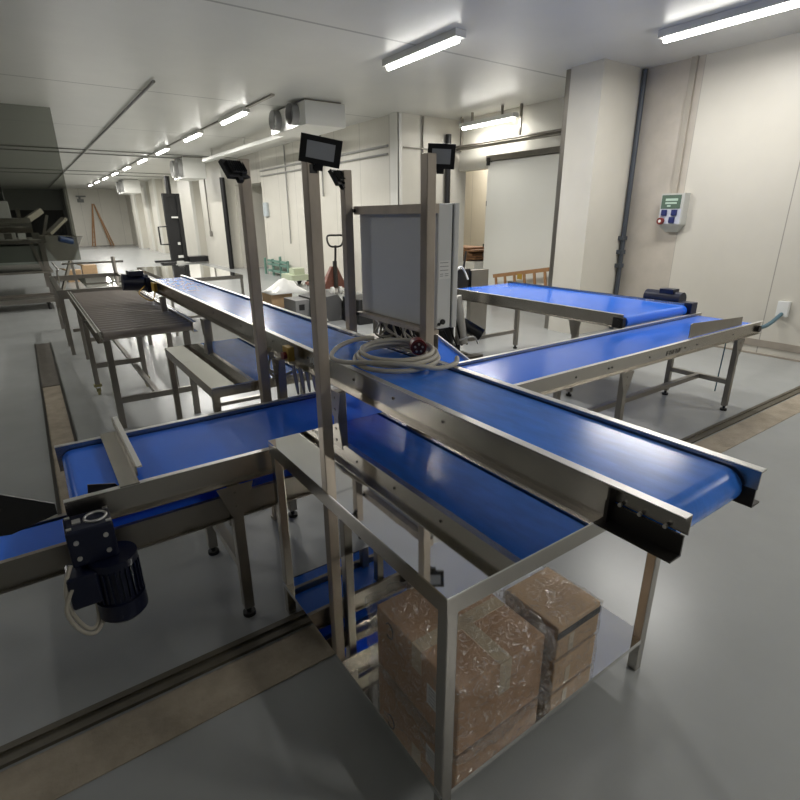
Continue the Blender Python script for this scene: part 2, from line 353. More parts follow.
def leg(parent, x, y, zt, wd=0.04, foot=True, bracket=None, mt=None, z0=0.0):
    mt = mt or STEEL_D
    b = MB(); b.box(x-wd/2, y-wd/2, z0+(0.045 if foot else 0.0), x+wd/2, y+wd/2, zt); l = b.build('leg', mt, parent, bevel=0.003)
    if foot:
        b = MB(); b.cyl((x, y, z0+0.0), (x, y, z0+0.018), 0.028, 14); b.cyl((x, y, z0+0.018), (x, y, z0+0.045), 0.011, 10); b.build('foot', RUBBER, l)
    if bracket:
        ax, at, s0, s1, zz0, zz1 = bracket   # trapezoid plate on the outer face: axis, plane coord, widths, heights
        c = x if ax == 'y' else y
        P = [(c-s0/2, zz0), (c+s0/2, zz0), (c+s1/2, zz1), (c-s1/2, zz1)]
        b = MB(); b.prism(P, ax, at, at+0.005)
        for dz in (0.3, 0.75):
            z = zz0+(zz1-zz0)*dz
            q = (c, at-0.004, z) if ax == 'y' else (at-0.004, c, z); q2 = (c, at+0.009, z) if ax == 'y' else (at+0.009, c, z)
            b.cyl(q, q2, 0.007, 8)
        b.build('bracket', STEEL_D, l)
    return l
def holes_y(xw, ys, z, out):
    b = MB()
    for y in ys: b.cyl((xw+out*0.0045, y, z), (xw+out*0.007, y, z), 0.006, 10)
    return b
# --- main conveyor, along y
T = 1.10; XN, XF = 1.052, 1.383
main = thing('belt_conveyor', 'longest blue belt conveyor, running from far left to the near right over the polished tables', 'conveyor', (1.22, 3.3, 0))
b = MB(); b.prism(belt_loop(0.455, 6.22, 1.088, 0.048), 'x', XN+0.008, XF-0.008); smooth_belt(b.build('belt', BELT_W, main))
for nm, xw, o in (('side_rail', XN, -1), ('side_rail', XF, 1)):
    rl = c_chan_y(xw, o, T-0.118, T, 0.60, 6.3); rl.prism([(xw, T-0.05), (xw+o*0.004, T-0.05), (xw+o*0.004, T-0.004), (xw+o*0.028, T-0.004), (xw+o*0.028, T), (xw, T)], 'y', 0.425, 0.60)
    r = rl.build(nm, STEEL, main)
    b = MB(); b.box(xw+o*0.001, 0.425, T, xw+o*0.028, 6.3, T+0.002); b.build('top_edge', RAILTOP, r)
    b = MB(); b.prism([(xw+o*0.006, T-0.105), (xw+o*0.05, T-0.105), (xw+o*0.05, T-0.10), (xw+o*0.012, T-0.10), (xw+o*0.012, T-0.052), (xw+o*0.006, T-0.052)], 'y', 0.43, 0.62)
    b.box(xw+o*0.004, 0.60, T-0.115, xw+o*0.03, 0.606, T-0.006); b.build('tension_bracket', DARK, r)
    b = MB()
    for y in (0.47, 0.53, 0.58): b.cyl((xw+o*0.01, y, T-0.046), (xw+o*0.018, y, T-0.046), 0.005, 8)
    build_each(b, 'bolt', RAILTOP, r)
    build_each(holes_y(xw, [1.25, 1.55, 1.85, 2.3, 2.75, 3.3, 3.9, 4.5, 5.2], T-0.055, o), 'bolt_hole', DARK, r)
b = MB(); b.cyl((XN+0.01, 0.503, T-0.06), (XF-0.01, 0.503, T-0.06), 0.044, 20); b.build('end_roller', DARK, main)
b = MB()
for y in (1.1, 2.2, 3.4, 4.6, 5.8): b.box(XN+0.004, y, T-0.065, XF-0.004, y+0.04, T-0.03)
b.build('cross_bar', STEEL_D, main)
for y in (1.93, 2.6, 4.02, 5.5):
    for x, at in ((XN-0.035, XN-0.060), (XF+0.035, XF+0.055)):
        leg(main, x, y, T-0.118, 0.045, True, ('x', at, 0.05, 0.11, T-0.24, T-0.118))
b = MB()
for y in (4.02, 5.5): b.box(XN-0.035, y-0.015, 0.28, XF+0.035, y+0.015, 0.31)
build_each(b, 'stretcher', STEEL_D, main)
b = MB(); b.box(XN-0.075, 6.02, T-0.13, XN-0.033, 6.3, T+0.02); b.cyl((XN-0.04, 6.15, T-0.04), (XN-0.28, 6.15, T-0.02), 0.085, 18); b.box(XN-0.22, 6.05, T+0.04, XN-0.08, 6.24, T+0.09)
mo = b.build('drive_motor', NAVY, main, bevel=0.004); tag(mo, 'navy gear motor at the far end')
b = MB(); b.box(XN-0.06, 5.72, T-0.09, XN-0.03, 5.86, T-0.01); b.tube(spline([(XN-0.05, 5.75, T-0.09), (XN-0.12, 5.6, T-0.16), (XN-0.2, 5.75, T-0.1), (XN-0.1, 6.0, T-0.06)]), 0.006, 6); b.build('switch_box', YEL, main)
b = MB(); b.box(XN-0.066, 2.40, T-0.09, XN-0.03, 2.47, T-0.015); yb = b.build('emergency_stop_box', YEL, main, bevel=0.004)
b = MB(); b.cyl((XN-0.066, 2.43, T-0.06), (XN-0.085, 2.43, T-0.06), 0.02, 14); b.build('knob', RED, yb)
b = MB()   # chalky marks on the web
for k, (dy, z0, z1) in enumerate([(0, -0.075, -0.045), (0.018, -0.045, -0.040), (0.018, -0.062, -0.057), (0.03, -0.075, -0.045), (0.05, -0.07, -0.045), (0.07, -0.075, -0.05)]):
    b.box(XN-0.0062, 2.20+dy, T+z0, XN-0.004, 2.206+dy+(0.012 if z1-z0 < 0.01 else 0), T+z1)
b.build('paint_mark', WHITEP, main)

# --- cross conveyor, along x, under the main one
ZC = 0.78; YN, YF = 1.965, 2.495
cross = thing('belt_conveyor', 'wide blue belt conveyor crossing beneath the long one from lower left to the right wall', 'conveyor', (2.7, 2.23, 0))
b = MB(); b.prism(belt_loop(-0.045, 5.40, ZC-0.02, 0.045), 'y', YN+0.008, YF-0.008); smooth_belt(b.build('belt', BELT, cross))
for yw, o in ((YN, -1), (YF, 1)):
    r = c_chan_x(yw, o, ZC-0.112, ZC, -0.06, 5.42, fl=0.025).build('side_rail', STEEL, cross)
    b = MB(); b.box(-0.06, yw+o*0.001, ZC, 5.42, yw+o*0.025, ZC+0.002); b.build('top_edge', RAILTOP, r)
    b = MB()
    for x in (2.3, 2.75, 3.1, 3.14, 3.6, 4.1, 4.28, 4.9): b.cyl((x, yw+o*0.0045, ZC-0.06), (x, yw+o*0.007, ZC-0.06), 0.007, 10)
    build_each(b, 'bolt_hole', DARK, r)
b = MB()   # dark stencil on the near rail
for k in range(5):
    x = 3.83+k*0.045; b.box(x, YN-0.0062, ZC-0.085, x+0.008, YN-0.004, ZC-0.05); b.box(x, YN-0.0062, ZC-0.055, x+0.03, YN-0.004, ZC-0.05); b.box(x+0.024, YN-0.0062, ZC-0.085, x+0.03, YN-0.004, ZC-0.06) if k % 2 else b.box(x, YN-0.0062, ZC-0.07, x+0.026, YN-0.004, ZC-0.064)
b.build('stencil_mark', DARK, cross)
b = MB(); b.cyl((-0.002, YN+0.01, ZC-0.065), (-0.002, YF-0.01, ZC-0.065), 0.04, 18); b.cyl((5.36, YN-0.03, ZC-0.065), (5.36, YF+0.03, ZC-0.065), 0.03, 16); b.build('end_roller', DARK, cross)
b = MB()
for x in (0.5, 1.6, 2.7, 3.9, 5.0): b.box(x, YN+0.004, ZC-0.062, x+0.04, YF-0.004, ZC-0.03)
b.build('cross_bar', STEEL_D, cross)
for x in (0.517, 3.29, 5.0):
    for y, at in ((YN-0.012, YN-0.038), (YF+0.012, YF+0.033)):
        leg(cross, x, y, ZC-0.112, 0.045, True, ('y', at, 0.055, 0.15, ZC-0.25, ZC-0.112))
    b = MB(); b.box(x-0.02, YN+0.012, 0.25, x+0.02, YF-0.012, 0.29); build_each(b, 'stretcher', STEEL_D, cross)
b = MB(); b.box(3.31, 2.21, 0.25, 4.98, 2.25, 0.29); build_each(b, 'stretcher', STEEL_D, cross)
b = MB(); b.prism([(0.0, 0), (0.0, 0)][:0] or [(4.16, ZC+0.002), (5.06, ZC+0.002), (5.06, ZC+0.075), (4.19, ZC+0.118), (4.16, ZC+0.112)], 'y', YN+0.012, YN+0.016); tag(b.build('guide_plate', STEEL_D, cross), 'upright steel guide plate')
b = MB(); b.prism([(0.015, ZC-0.015), (0.115, ZC-0.015), (0.105, ZC+0.0), (0.02, ZC+0.022)], 'y', YN+0.03, YN+0.034); b.build('guide_plate', DARK, cross)
b = MB(); b.box(0.115, YN-0.03, ZC+0.003, 0.18, YF+0.03, ZC+0.009); b.box(0.180, YN+0.04, ZC+0.003, 0.186, YF+0.14, ZC+0.042); tag(b.build('cross_plate', STEEL, cross), 'steel angle lying across the belt')
b = MB(); b.box(0.186, YN+0.04, ZC+0.036, 0.205, YF+0.14, ZC+0.042); b.build('angle_edge', RAILTOP, cross)
# gear motor of the cross conveyor
gm = MB(); gm.box(-0.075, 1.80, 0.60, 0.065, 1.925, 0.735); gmo = gm.build('gearbox', NAVY, cross, bevel=0.008)
b = MB()
ring = [(0.02+0.033*math.cos(2*math.pi*k/24), 1.865+0.033*math.sin(2*math.pi*k/24), 0.738) for k in range(24)]; b.tube(ring, 0.005, 6, True)
for sx, sy in ((-0.062, 1.822), (-0.062, 1.905), (0.054, 1.815), (0.054, 1.912)):
    for q in (0, 0.012): b.box(sx-0.008, sy-0.004+q*0.5, 0.734, sx+0.008, sy+0.002+q*0.5, 0.739)
b.box(-0.05, 1.85, 0.734, -0.025, 1.88, 0.740)
b.build('flange_ring', RAILTOP, gmo)
b = MB()
for x in (-0.05, 0.037):
    for z in (0.635, 0.695): b.cyl((x, 1.80, z), (x, 1.794, z), 0.008, 10)
build_each(b, 'bolt', RAILTOP, gmo)
b = MB(); cx, cy = 0.043, 1.82
b.cyl((cx, cy, 0.602), (cx, cy, 0.575), 0.078, 26); b.cyl((cx, cy, 0.575), (cx, cy, 0.44), 0.070, 26)
for k in range(26):
    t = 2*math.pi*k/26; b.obox((cx+0.072*math.cos(t), cy+0.072*math.sin(t), 0.51), (0.012, 0.004, 0.12), Matrix.Rotation(t, 3, 'Z'))
mo = b.build('motor', NAVY, cross); tag(mo, 'navy finned electric motor hanging down')
b = MB(); b.cyl((cx, cy, 0.44), (cx, cy, 0.375), 0.080, 26); b.cyl((cx, cy, 0.375), (cx, cy, 0.36), 0.080, 26, r1=0.066); b.build('fan_cover', NAVY, mo)
b = MB(); b.box(cx-0.145, cy-0.055, 0.465, cx-0.055, cy+0.055, 0.585); b.build('terminal_box', NAVY, mo, bevel=0.008)
b = MB(); b.tube(spline([(-0.080, 1.80, 0.62), (-0.105, 1.78, 0.56), (-0.110, 1.78, 0.47), (-0.080, 1.79, 0.37), (-0.050, 1.80, 0.355), (-0.035, 1.81, 0.40), (-0.035, 1.82, 0.458)]), 0.007, 8)
b.tube(spline([(-0.090, 1.77, 0.55), (-0.120, 1.77, 0.47), (-0.095, 1.77, 0.38), (-0.055, 1.78, 0.345), (-0.020, 1.80, 0.39), (-0.023, 1.81, 0.458)]), 0.007, 8); b.build('motor_cable', CABLE, mo)
# --- lower deck conveyor under the cross conveyor
low = thing('belt_conveyor', 'lower dark blue belt conveyor running just under the cross conveyor at lower left', 'conveyor', (0.4, 2.23, 0))
for yw, o in ((1.985, -1), (2.19, 1)): c_chan_x(yw, o, 0.495, 0.61, -1.4, 1.5, fl=0.02).build('side_rail', STEEL_D, low)
b = MB(); b.prism(belt_loop(-1.35, 1.45, 0.603, 0.04), 'y', 1.995, 2.18); smooth_belt(b.build('belt', BELT, low))
for x in (-1.3, 1.25):
    for y in (2.01, 2.165): leg(low, x, y, 0.515, 0.04)
inf = thing('side_guard', 'black slanting side guard plate at the left edge beside the motor', 'guard', (-0.4, 1.96, 0.0))
b = MB(); b.prism([(-0.085, 0.785), (-0.085, 0.745), (-0.22, 0.715), (-0.75, 0.80), (-0.75, 1.18)], 'y', 1.945, 1.952); b.build('side_plate', BLACK, inf)
for x in (-0.72, -0.66): leg(inf, x, 1.93, 0.79 if x < -0.5 else 0.73, 0.03)

# --- back conveyor, along y, beside the pillar
ZB = 0.88; BX0, BX1, BY0, BY1 = 4.20, 5.22, 2.53, 4.95
back = thing('belt_conveyor', 'broad short blue belt conveyor standing behind the cross conveyor near the pillar', 'conveyor', (4.7, 3.7, 0))
b = MB(); b.prism(belt_loop(BY0+0.01, BY1, ZB-0.018, 0.05), 'x', BX0+0.01, BX1-0.01); smooth_belt(b.build('belt', BELT, back))
for xw, o in ((BX0, -1), (BX1, 1)):
    r = c_chan_y(xw, o, ZB-0.12, ZB, BY0+0.05, BY1, fl=0.03).build('side_rail', STEEL, back)
    b = MB(); b.box(xw+o*0.001, BY0+0.05, ZB, xw+o*0.03, BY1, ZB+0.002); b.build('top_edge', RAILTOP if o < 0 else DARK, r)
b = MB(); b.box(BX0-0.05, BY0+0.02, ZB-0.115, BX0-0.004, BY0+0.12, ZB-0.025); b.cyl((BX0-0.06, BY0+0.07, ZB-0.07), (BX0-0.004, BY0+0.07, ZB-0.07), 0.03, 14); build_each(b, 'bearing', BLACK, back)
b = MB(); b.box(BX1+0.004, BY0-0.02, ZB-0.13, BX1+0.12, BY0+0.12, ZB+0.01); gb = b.build('gearbox', NAVY, back, bevel=0.006)
b = MB(); b.cyl((BX1+0.09, BY0+0.12, ZB+0.02), (BX1+0.09, BY0+0.5, ZB+0.02), 0.072, 20); b.box(BX1+0.03, BY0+0.2, ZB+0.07, BX1+0.15, BY0+0.34, ZB+0.115); tag(b.build('motor', NAVY, back), 'navy drive motor')
for y in (3.05, 4.75):
    for x, at in ((BX0-0.012, BX0-0.04), (BX1+0.012, BX1+0.035)): leg(back, x, y, ZB-0.12, 0.05, True, ('x', at, 0.06, 0.14, ZB-0.26, ZB-0.12))
b = MB()
for y in (3.05, 4.75): b.box(BX0, y-0.02, 0.22, BX1, y+0.02, 0.26)
build_each(b, 'stretcher', STEEL_D, back)
# --- small sloping conveyor feeding the cross conveyor
ch = thing('incline_conveyor', 'small sloping blue belt with white edges, leading down to the cross conveyor under the cabinet', 'conveyor', (2.24, 2.8, 0))
def slope(x0, x1, y0, y1, dz0, dz1):
    k = 0.317; z = lambda y: 0.772+k*(y-2.545); b = MB()
    return b.prism([(y0, z(y0)+dz0), (y1, z(y1)+dz0), (y1, z(y1)+dz1), (y0, z(y0)+dz1)], 'x', x0, x1)
slope(2.125, 2.355, 2.56, 3.5, -0.035, -0.02).build('belt', BELT, ch)
for x in (2.108, 2.355): slope(x, x+0.014, 2.545, 3.5, -0.075, 0.0).build('side_rail', RAILTOP, ch)
for x in (2.14, 2.335):
    leg(ch, x, 3.4, 0.96, 0.03); leg(ch, x, 2.62, 0.74, 0.03)

# --- roller conveyor
rc = thing('roller_conveyor', 'gravity roller conveyor of grey rollers on steel legs at left', 'conveyor', (0.72, 6.2, 0))
RX0, RX1, RY0, RY1, RZ = 0.375, 1.075, 4.70, 7.72, 0.85
for x, o in ((RX0, -1), (RX1, 1)):
    r = c_chan_y(x, o, RZ-0.09, RZ, RY0, RY1, fl=0.04).build('side_rail', STEEL, rc)
    b = MB(); b.box(x+o*0.002, RY0, RZ, x+o*0.012, RY1, RZ+0.003); b.box(x+o*0.03, RY0, RZ, x+o*0.04, RY1, RZ+0.003); b.build('top_edge', RAILTOP, r)
n = 0; y = RY0+0.04; first = None
while y < RY1-0.03:
    if first is None:
        b = MB(); b.cyl((RX0+0.012, 0, 0), (RX1-0.012, 0, 0), 0.036, 18); b.cyl((RX0, 0, 0), (RX1, 0, 0), 0.007, 8)
        me_o = MB(); me_o.v = b.v; me_o.f = b.f; me_o.smooth = b.smooth
        off = wloc(rc); me_o.v = [(v[0], v[1]+off.y, v[2]) for v in b.v]
        first = me_o.build('roller', ROLLER, rc); ro = first
    else:
        ro = first.copy(); COL.objects.link(ro); ro.parent = rc
    ro.location = (0, y-rc.location.y, RZ-0.042); y += 0.118
for y in (4.76, 7.6):
    for x in (RX0+0.03, RX1-0.05): leg(rc, x, y, RZ-0.085, 0.05, False)
    b = MB(); b.box(RX0+0.03, y-0.015, 0.22, RX1-0.05, y+0.015, 0.27); build_each(b, 'stretcher', STEEL_D, rc)
b = MB(); b.box(0.70, 4.78, 0.225, 0.74, 7.6, 0.265); build_each(b, 'stretcher', STEEL_D, rc)
for x in (0.345, 0.80):
    lg = leg(rc, x, 5.89, RZ-0.085, 0.045, False, z0=0.10)
    b = MB(); b.box(x-0.035, 5.86, 0.09, x+0.035, 5.92, 0.115); b.cyl((x-0.012, 5.89, 0.035), (x+0.012, 5.89, 0.035), 0.034, 16); b.box(x-0.02, 5.875, 0.035, x-0.014, 5.905, 0.095); b.box(x+0.014, 5.875, 0.035, x+0.02, 5.905, 0.095)
    b.build('caster', mat('yellowed caster', (0.30, 0.27, 0.12), 0.5), lg)
b = MB(); b.box(0.345, 5.875, 0.28, 0.80, 5.905, 0.33); build_each(b, 'stretcher', STEEL_D, rc)

# ------------------------------------------------------------------ polished tables
def table(t, x0, x1, y0, y1, shelf):
    b = MB(); b.box(x0, y0, 0.844, x1, y1, 0.85); b.build('tabletop', MIRROR, t)
    b = MB(); b.box(x0, y0, 0.792, x0+0.004, y1, 0.8439); b.box(x1-0.004, y0, 0.792, x1, y1, 0.8439); b.box(x0+0.004, y0, 0.792, x1-0.004, y0+0.004, 0.8439); b.box(x0+0.004, y1-0.004, 0.792, x1-0.004, y1, 0.8439); b.build('apron', STEEL, t)
    for x in (x0+0.022, x1-0.022):
        for y in (y0+0.022, y1-0.022):
            b = MB(); b.box(x-0.0185, y-0.0185, 0.0, x+0.0185, y+0.0185, 0.8435); b.build('leg', STEEL, t, bevel=0.003)
    if shelf:
        b = MB(); b.box(x0+0.002, y0+0.004, 0.155, x1-0.002, y1-0.004, 0.160); b.box(x0+0.002, y0+0.004, 0.14, x0+0.004, y1-0.004, 0.155); b.box(x0+0.002, y0+0.004, 0.14, x1-0.002, y0+0.006, 0.155)
        s = b.build('shelf', MIRROR, t)
    else:
        b = MB()
        for x in (x0+0.022, x1-0.022): b.box(x-0.012, y0+0.04, 0.16, x+0.012, y1-0.04, 0.20)
        b.box(x0+0.022, y0+0.5, 0.162, x1-0.022, y0+0.53, 0.198); build_each(b, 'stretcher', STEEL_D, t)
tb1 = thing('work_table', 'nearest mirror polished steel table, with a lower shelf holding wrapped cartons', 'table', (1.17, 1.32, 0))
table(tb1, 0.657, 1.69, 0.752, 1.880, True)
tb2 = thing('work_table', 'mirror polished steel table under the long conveyor, behind the cross conveyor', 'table', (1.17, 3.26, 0))
table(tb2, 0.668, 1.69, 2.705, 3.83, False)
tb3 = thing('work_table', 'pale topped steel table just beyond the long conveyor, before the black stacker', 'table', (2.2, 9.6, 0))
table(tb3, 1.65, 2.78, 8.35, 10.9, False)
tb4 = thing('work_table', 'steel table with rails past the far end of the roller conveyor', 'table', (0.7, 8.8, 0))
b = MB(); b.box(0.58, 8.06, 0.846, 1.2, 9.4, 0.85); b.build('tabletop', MIRROR, tb4)
b = MB(); b.box(0.24, 7.9, 0.74, 1.22, 7.96, 0.85); b.box(0.24, 7.96, 0.76, 0.30, 10.2, 0.84); b.box(1.2, 7.96, 0.76, 1.25, 10.2, 0.84); b.box(0.30, 8.2, 0.76, 1.2, 8.26, 0.81); b.box(0.3, 10.14, 0.76, 1.2, 10.2, 0.84); b.build('frame', STEEL_D, tb4)
for x in (0.27, 1.22):
    for y in (7.98, 8.6, 10.1): b = MB(); b.box(x-0.022, y-0.022, 0, x+0.022, y+0.022, 0.76); b.build('leg', STEEL_D, tb4)
b = MB(); b.tube(spline([(0.32, 9.0, 0.84), (0.32, 9.0, 1.0), (0.34, 9.05, 1.02), (0.34, 10.6, 1.02)], 4), 0.012, 8); b.tube([(0.45, 10.2, 1.02), (1.35, 10.2, 1.02)], 0.016, 8); b.tube([(1.2, 10.15, 0.84), (1.2, 10.2, 1.10)], 0.03, 8); b.build('rail', STEEL_D, tb4)
b = MB(); b.box(0.32, 7.965, 0.30, 1.18, 7.995, 0.34); b.box(0.255, 8.0, 0.30, 0.285, 10.1, 0.34); build_each(b, 'stretcher', STEEL_D, tb4)

# ------------------------------------------------------------------ posts, floodlights, cabinet
posts = [('steel_post', (0.932, 1.912), 1.925, 'tall square steel post by the near table corner, floodlight facing forward'),
         ('steel_post', (0.937, 2.645), 1.965, 'leftmost tall square steel post, between cross conveyor and second table'),
         ('steel_post', (1.49, 1.912), 1.955, 'tall square steel post in front of the grey cabinet at its right end'),
         ('steel_post', (1.505, 2.66), 1.94, 'tall square steel post at the left end of the grey cabinet')]
for nm, (x, y), h, lb in posts:
    t = thing(nm, lb, 'post', (x, y, 0), 'steel posts around the long conveyor')
    b = MB(); b.box(x-0.025, y-0.025, 0.006, x+0.025, y+0.025, h); b.build('shaft', POST, t, bevel=0.004)
    b = MB(); b.box(x-0.032, y-0.03, 0, x+0.032, y+0.03, 0.006); b.build('base_plate', STEEL_D, t)
def flood(label, c, n, roll, wd, hd, post):
    c = Vector(c); n = Vector(n).normalized(); x = Vector((0,0,1)).cross(n).normalized(); y = n.cross(x)
    R = Matrix((x, y, n)).transposed() @ Matrix.Rotation(roll, 3, 'Z')
    t = thing('floodlight', label, 'floodlight', c, 'black floodlights on the posts')
    def put(name, fn, mt, bev=0): b = MB(); fn(b); return b.build(name, mt, t, bevel=bev)
    put('housing', lambda b: (b.obox(c, (wd, hd, 0.022), R), b.obox(c+R@Vector((0,0,-0.016)), (wd*0.7, hd*0.7, 0.02), R), [b.obox(c+R@Vector((k*wd*0.1,0,-0.028)), (0.004, hd*0.6, 0.014), R) for k in range(-3, 4)]), BLACK, 0.003)
    put('lens', lambda b: b.obox(c+R@Vector((0,0,0.0115)), (wd*0.68, hd*0.60, 0.003), R), LENS)
    p = Vector(post)
    put('bracket', lambda b: (b.bar(c+R@Vector((0,-hd*0.42,-0.01)), p, 0.03, 0.008), b.obox(p, (0.03, 0.03, 0.03)), b.obox(c+R@Vector((0,-hd*0.55,0.0)), (0.03, 0.03, 0.02), R)), BLACK)
flood('floodlight on the post by the near table corner, glass facing the viewer', (0.958, 1.872, 1.93), (-0.42, -0.9, -0.12), math.radians(-10), 0.150, 0.094, (0.932, 1.90, 1.87))
flood('floodlight at top of the leftmost post, seen edge on', (0.885, 2.62, 1.915), (-0.35, 0.75, -0.55), 0.0, 0.13, 0.09, (0.915, 2.632, 1.93))
flood('floodlight on the post before the cabinet, glass facing the viewer', (1.545, 1.895, 1.945), (-0.62, -0.8, -0.16), math.radians(-3), 0.118, 0.098, (1.535, 1.95, 1.88))
flood('floodlight on the post at the cabinet left end, pointing down left', (1.455, 2.66, 1.90), (-0.5, 0.7, -0.5), 0.0, 0.11, 0.085, (1.50, 2.685, 1.905))
cab = thing('control_cabinet', 'grey electrical cabinet hung between two posts above the crossing of the belts', 'cabinet', (1.62, 2.3, 1.17))
b = MB(); b.box(1.575, 1.945, 1.18, 1.662, 2.645, 1.757); b.build('body', GREYP, cab, bevel=0.006)
b = MB(); b.box(1.668, 1.94, 1.178, 1.70, 2.65, 1.760); b.box(1.690, 2.0, 1.3, 1.705, 2.03, 1.36); b.build('door', GREYP, cab, bevel=0.005)
b = MB(); b.box(1.661, 1.95, 1.185, 1.669, 2.64, 1.752); b.build('door_seal', RUBBER, cab)
b = MB(); b.box(1.532, 1.938, 1.715, 1.5745, 2.634, 1.757); b.build('mounting_rail', POST, cab)
b = MB(); b.box(1.532, 1.938, 1.158, 1.585, 2.634, 1.179); b.build('mounting_rail', POST, cab)
b = MB()
for y in (1.955, 2.62):
    for z in (1.735, 1.168): b.cyl((1.522, y, z), (1.532, y, z), 0.010, 10)
build_each(b, 'bolt', BLACK, cab)
b = MB(); b.box(1.584, 1.9435, 1.42, 1.65, 1.945, 1.505); lb = b.build('rating_label', LABEL, cab)
b = MB()
for z, a, c in ((1.497, 1.59, 1.64), (1.48, 1.59, 1.642), (1.462, 1.59, 1.64), (1.445, 1.59, 1.61), (1.445, 1.62, 1.642), (1.436, 1.59, 1.61), (1.436, 1.62, 1.642)): b.box(a, 1.9428, z-0.003, c, 1.9435, z)
b.build('print', INK, lb)
b = MB(); b.cyl((1.610, 1.945, 1.215), (1.610, 1.935, 1.215), 0.013, 14); b.cyl((1.588, 1.945, 1.205), (1.588, 1.938, 1.205), 0.008, 10); build_each(b, 'cable_gland', BLACK, cab)
b = MB(); b.box(1.61, 1.96, 1.165, 1.64, 1.985, 1.18); b.build('foot', BLACK, cab)
# cable tray below the cabinet with hanging wiring
tray = thing('cable_tray', 'perforated steel cable tray below the grey cabinet', 'cable tray', (1.7, 2.35, 1.0))
b = MB(); b.box(1.56, 2.13, 1.02, 1.74, 2.67, 1.024); b.box(1.736, 2.13, 1.024, 1.74, 2.67, 1.10); b.box(1.556, 2.02, 1.02, 1.56, 2.68, 1.04); b.build('pan', STEEL_D, tray)
b = MB()
for y in [2.15+0.024*k for k in range(21)]:
    for x in (1.60, 1.65, 1.70): b.box(x, y, 1.0242, x+0.025, y+0.008, 1.0246)
b.build('slots', BLACK, tray)
random.seed(3)
for k in range(14):
    y = 2.20+0.028*k+random.uniform(-0.02, 0.02); x = random.uniform(1.59, 1.66)
    pts = [(x, y, 1.155), (x+random.uniform(-0.02, 0.03), y+random.uniform(-0.05, 0.05), 1.10), (x+random.uniform(-0.03, 0.06), y+random.uniform(-0.08, 0.08), 1.05), (x+random.uniform(0, 0.06), y+random.uniform(-0.05, 0.06), 1.034), (x+random.uniform(0.02, 0.06), y+random.uniform(-0.07, 0.07), 1.035)]
    b = MB(); b.tube(spline(pts, 6), 0.006, 6)
    o = b.build('cable', CABLE if k % 4 else BLACK); tag(o, 'one of the loose wires dropping from the cabinet into the tray', 'cable', 'wires under the cabinet')
b = MB(); b.box(1.69, 2.35, 1.026, 1.735, 2.6, 1.14); tag(b.build('junction_box', NAVY, bevel=0.004), 'dark blue box half hidden by wires under the cabinet', 'junction box')

# ------------------------------------------------------------------ cable coil with plug on the main belt
coil = thing('extension_cable', 'coiled beige power cable with dark red plug lying on the long belt', 'cable', (1.2, 1.95, T))
zb = 1.0885+0.011
def ell(cx, cy, a, bb, rot, n=30, z=0.0, t0=0.0, t1=2*math.pi, amp=0.0):
    out = []
    for k in range(n+1):
        t = t0+(t1-t0)*k/n; u = a*math.cos(t); v = bb*math.sin(t)
        out.append((cx+u*math.cos(rot)-v*math.sin(rot), cy+u*math.sin(rot)+v*math.cos(rot), z+amp*math.sin(3*t)))
    return out
b = MB()
b.tube(ell(1.262, 1.835, 0.225, 0.185, 0.9, n=44, z=T+0.013)[:-1], 0.0105, 8, True)
b.tube(ell(1.268, 1.835, 0.205, 0.172, 0.8, n=44, z=T+0.030)[:-1], 0.0105, 8, True)
b.tube(ell(1.270, 1.842, 0.190, 0.158, 1.0, n=44, z=T+0.046)[:-1], 0.0105, 8, True)
b.tube(spline([(1.455, 1.65, T+0.020), (1.40, 1.60, T+0.014), (1.30, 1.585, T+0.014), (1.19, 1.625, T+0.036), (1.08, 1.74, T+0.038), (1.025, 1.90, T+0.016), (1.035, 2.02, T+0.014), (1.11, 2.085, T+0.036), (1.20, 2.07, T+0.060), (1.27, 2.03, T+0.064)], 9), 0.0105, 8)
b.build('cord', CABLE, coil)
b = MB(); b.cyl((1.385, 1.8500, T+0.050), (1.358, 1.8000, T+0.050), 0.036, 20); b.cyl((1.405, 1.8900, T+0.050), (1.385, 1.8500, T+0.050), 0.026, 20, r1=0.034)
pg = b.build('plug', RED, coil)
b = MB(); b.cyl((1.357, 1.7985, T+0.050), (1.355, 1.7955, T+0.050), 0.029, 20); b.build('socket_face', mat('plug inner', (0.05, 0.012, 0.012), 0.5), pg)
b = MB()
for k in range(5):
    t = 2*math.pi*k/5+0.3; o3 = Vector((0.88, -0.475, 0))*0.017*math.cos(t)+Vector((0, 0, 1))*0.017*math.sin(t); q = Vector((1.355, 1.7955, T+0.050))+o3; b.cyl(q, q+Vector((-0.005, -0.009, 0)), 0.0045, 8)
b.build('pins', RAILTOP, pg)

# small cable bundle hanging under the main conveyor at the crossing
hb = thing('cable_bundle', 'looped beige cables hanging under the long conveyor beside the cross belt', 'cable', (1.2, 2.45, 0.85))
b = MB()
for k in range(6):
    x = 1.06+0.035*k; b.tube(spline([(x, 2.53, 0.94), (x+0.005, 2.515, 0.85), (x+0.02, 2.53, 0.79), (x+0.035, 2.56, 0.79), (x+0.035, 2.57, 0.87), (x+0.02, 2.56, 0.95)], 6), 0.006, 6)
b.tube(spline([(1.07, 2.56, 0.975), (1.1, 2.555, 0.95), (1.2, 2.55, 0.945), (1.3, 2.55, 0.95), (1.38, 2.56, 0.975)], 6), 0.007, 6); b.build('cords', CABLE, hb)
b = MB(); b.tube(spline([(0.995, 2.68, 1.02), (0.975, 2.70, 0.97), (0.98, 2.72, 0.92), (1.0, 2.70, 0.875), (1.03, 2.66, 0.858), (1.1, 2.6, 0.90)], 6), 0.008, 7)
b.tube(spline([(1.0, 2.66, 1.0), (0.99, 2.69, 0.94), (0.995, 2.70, 0.90), (1.02, 2.67, 0.88)], 6), 0.007, 6)
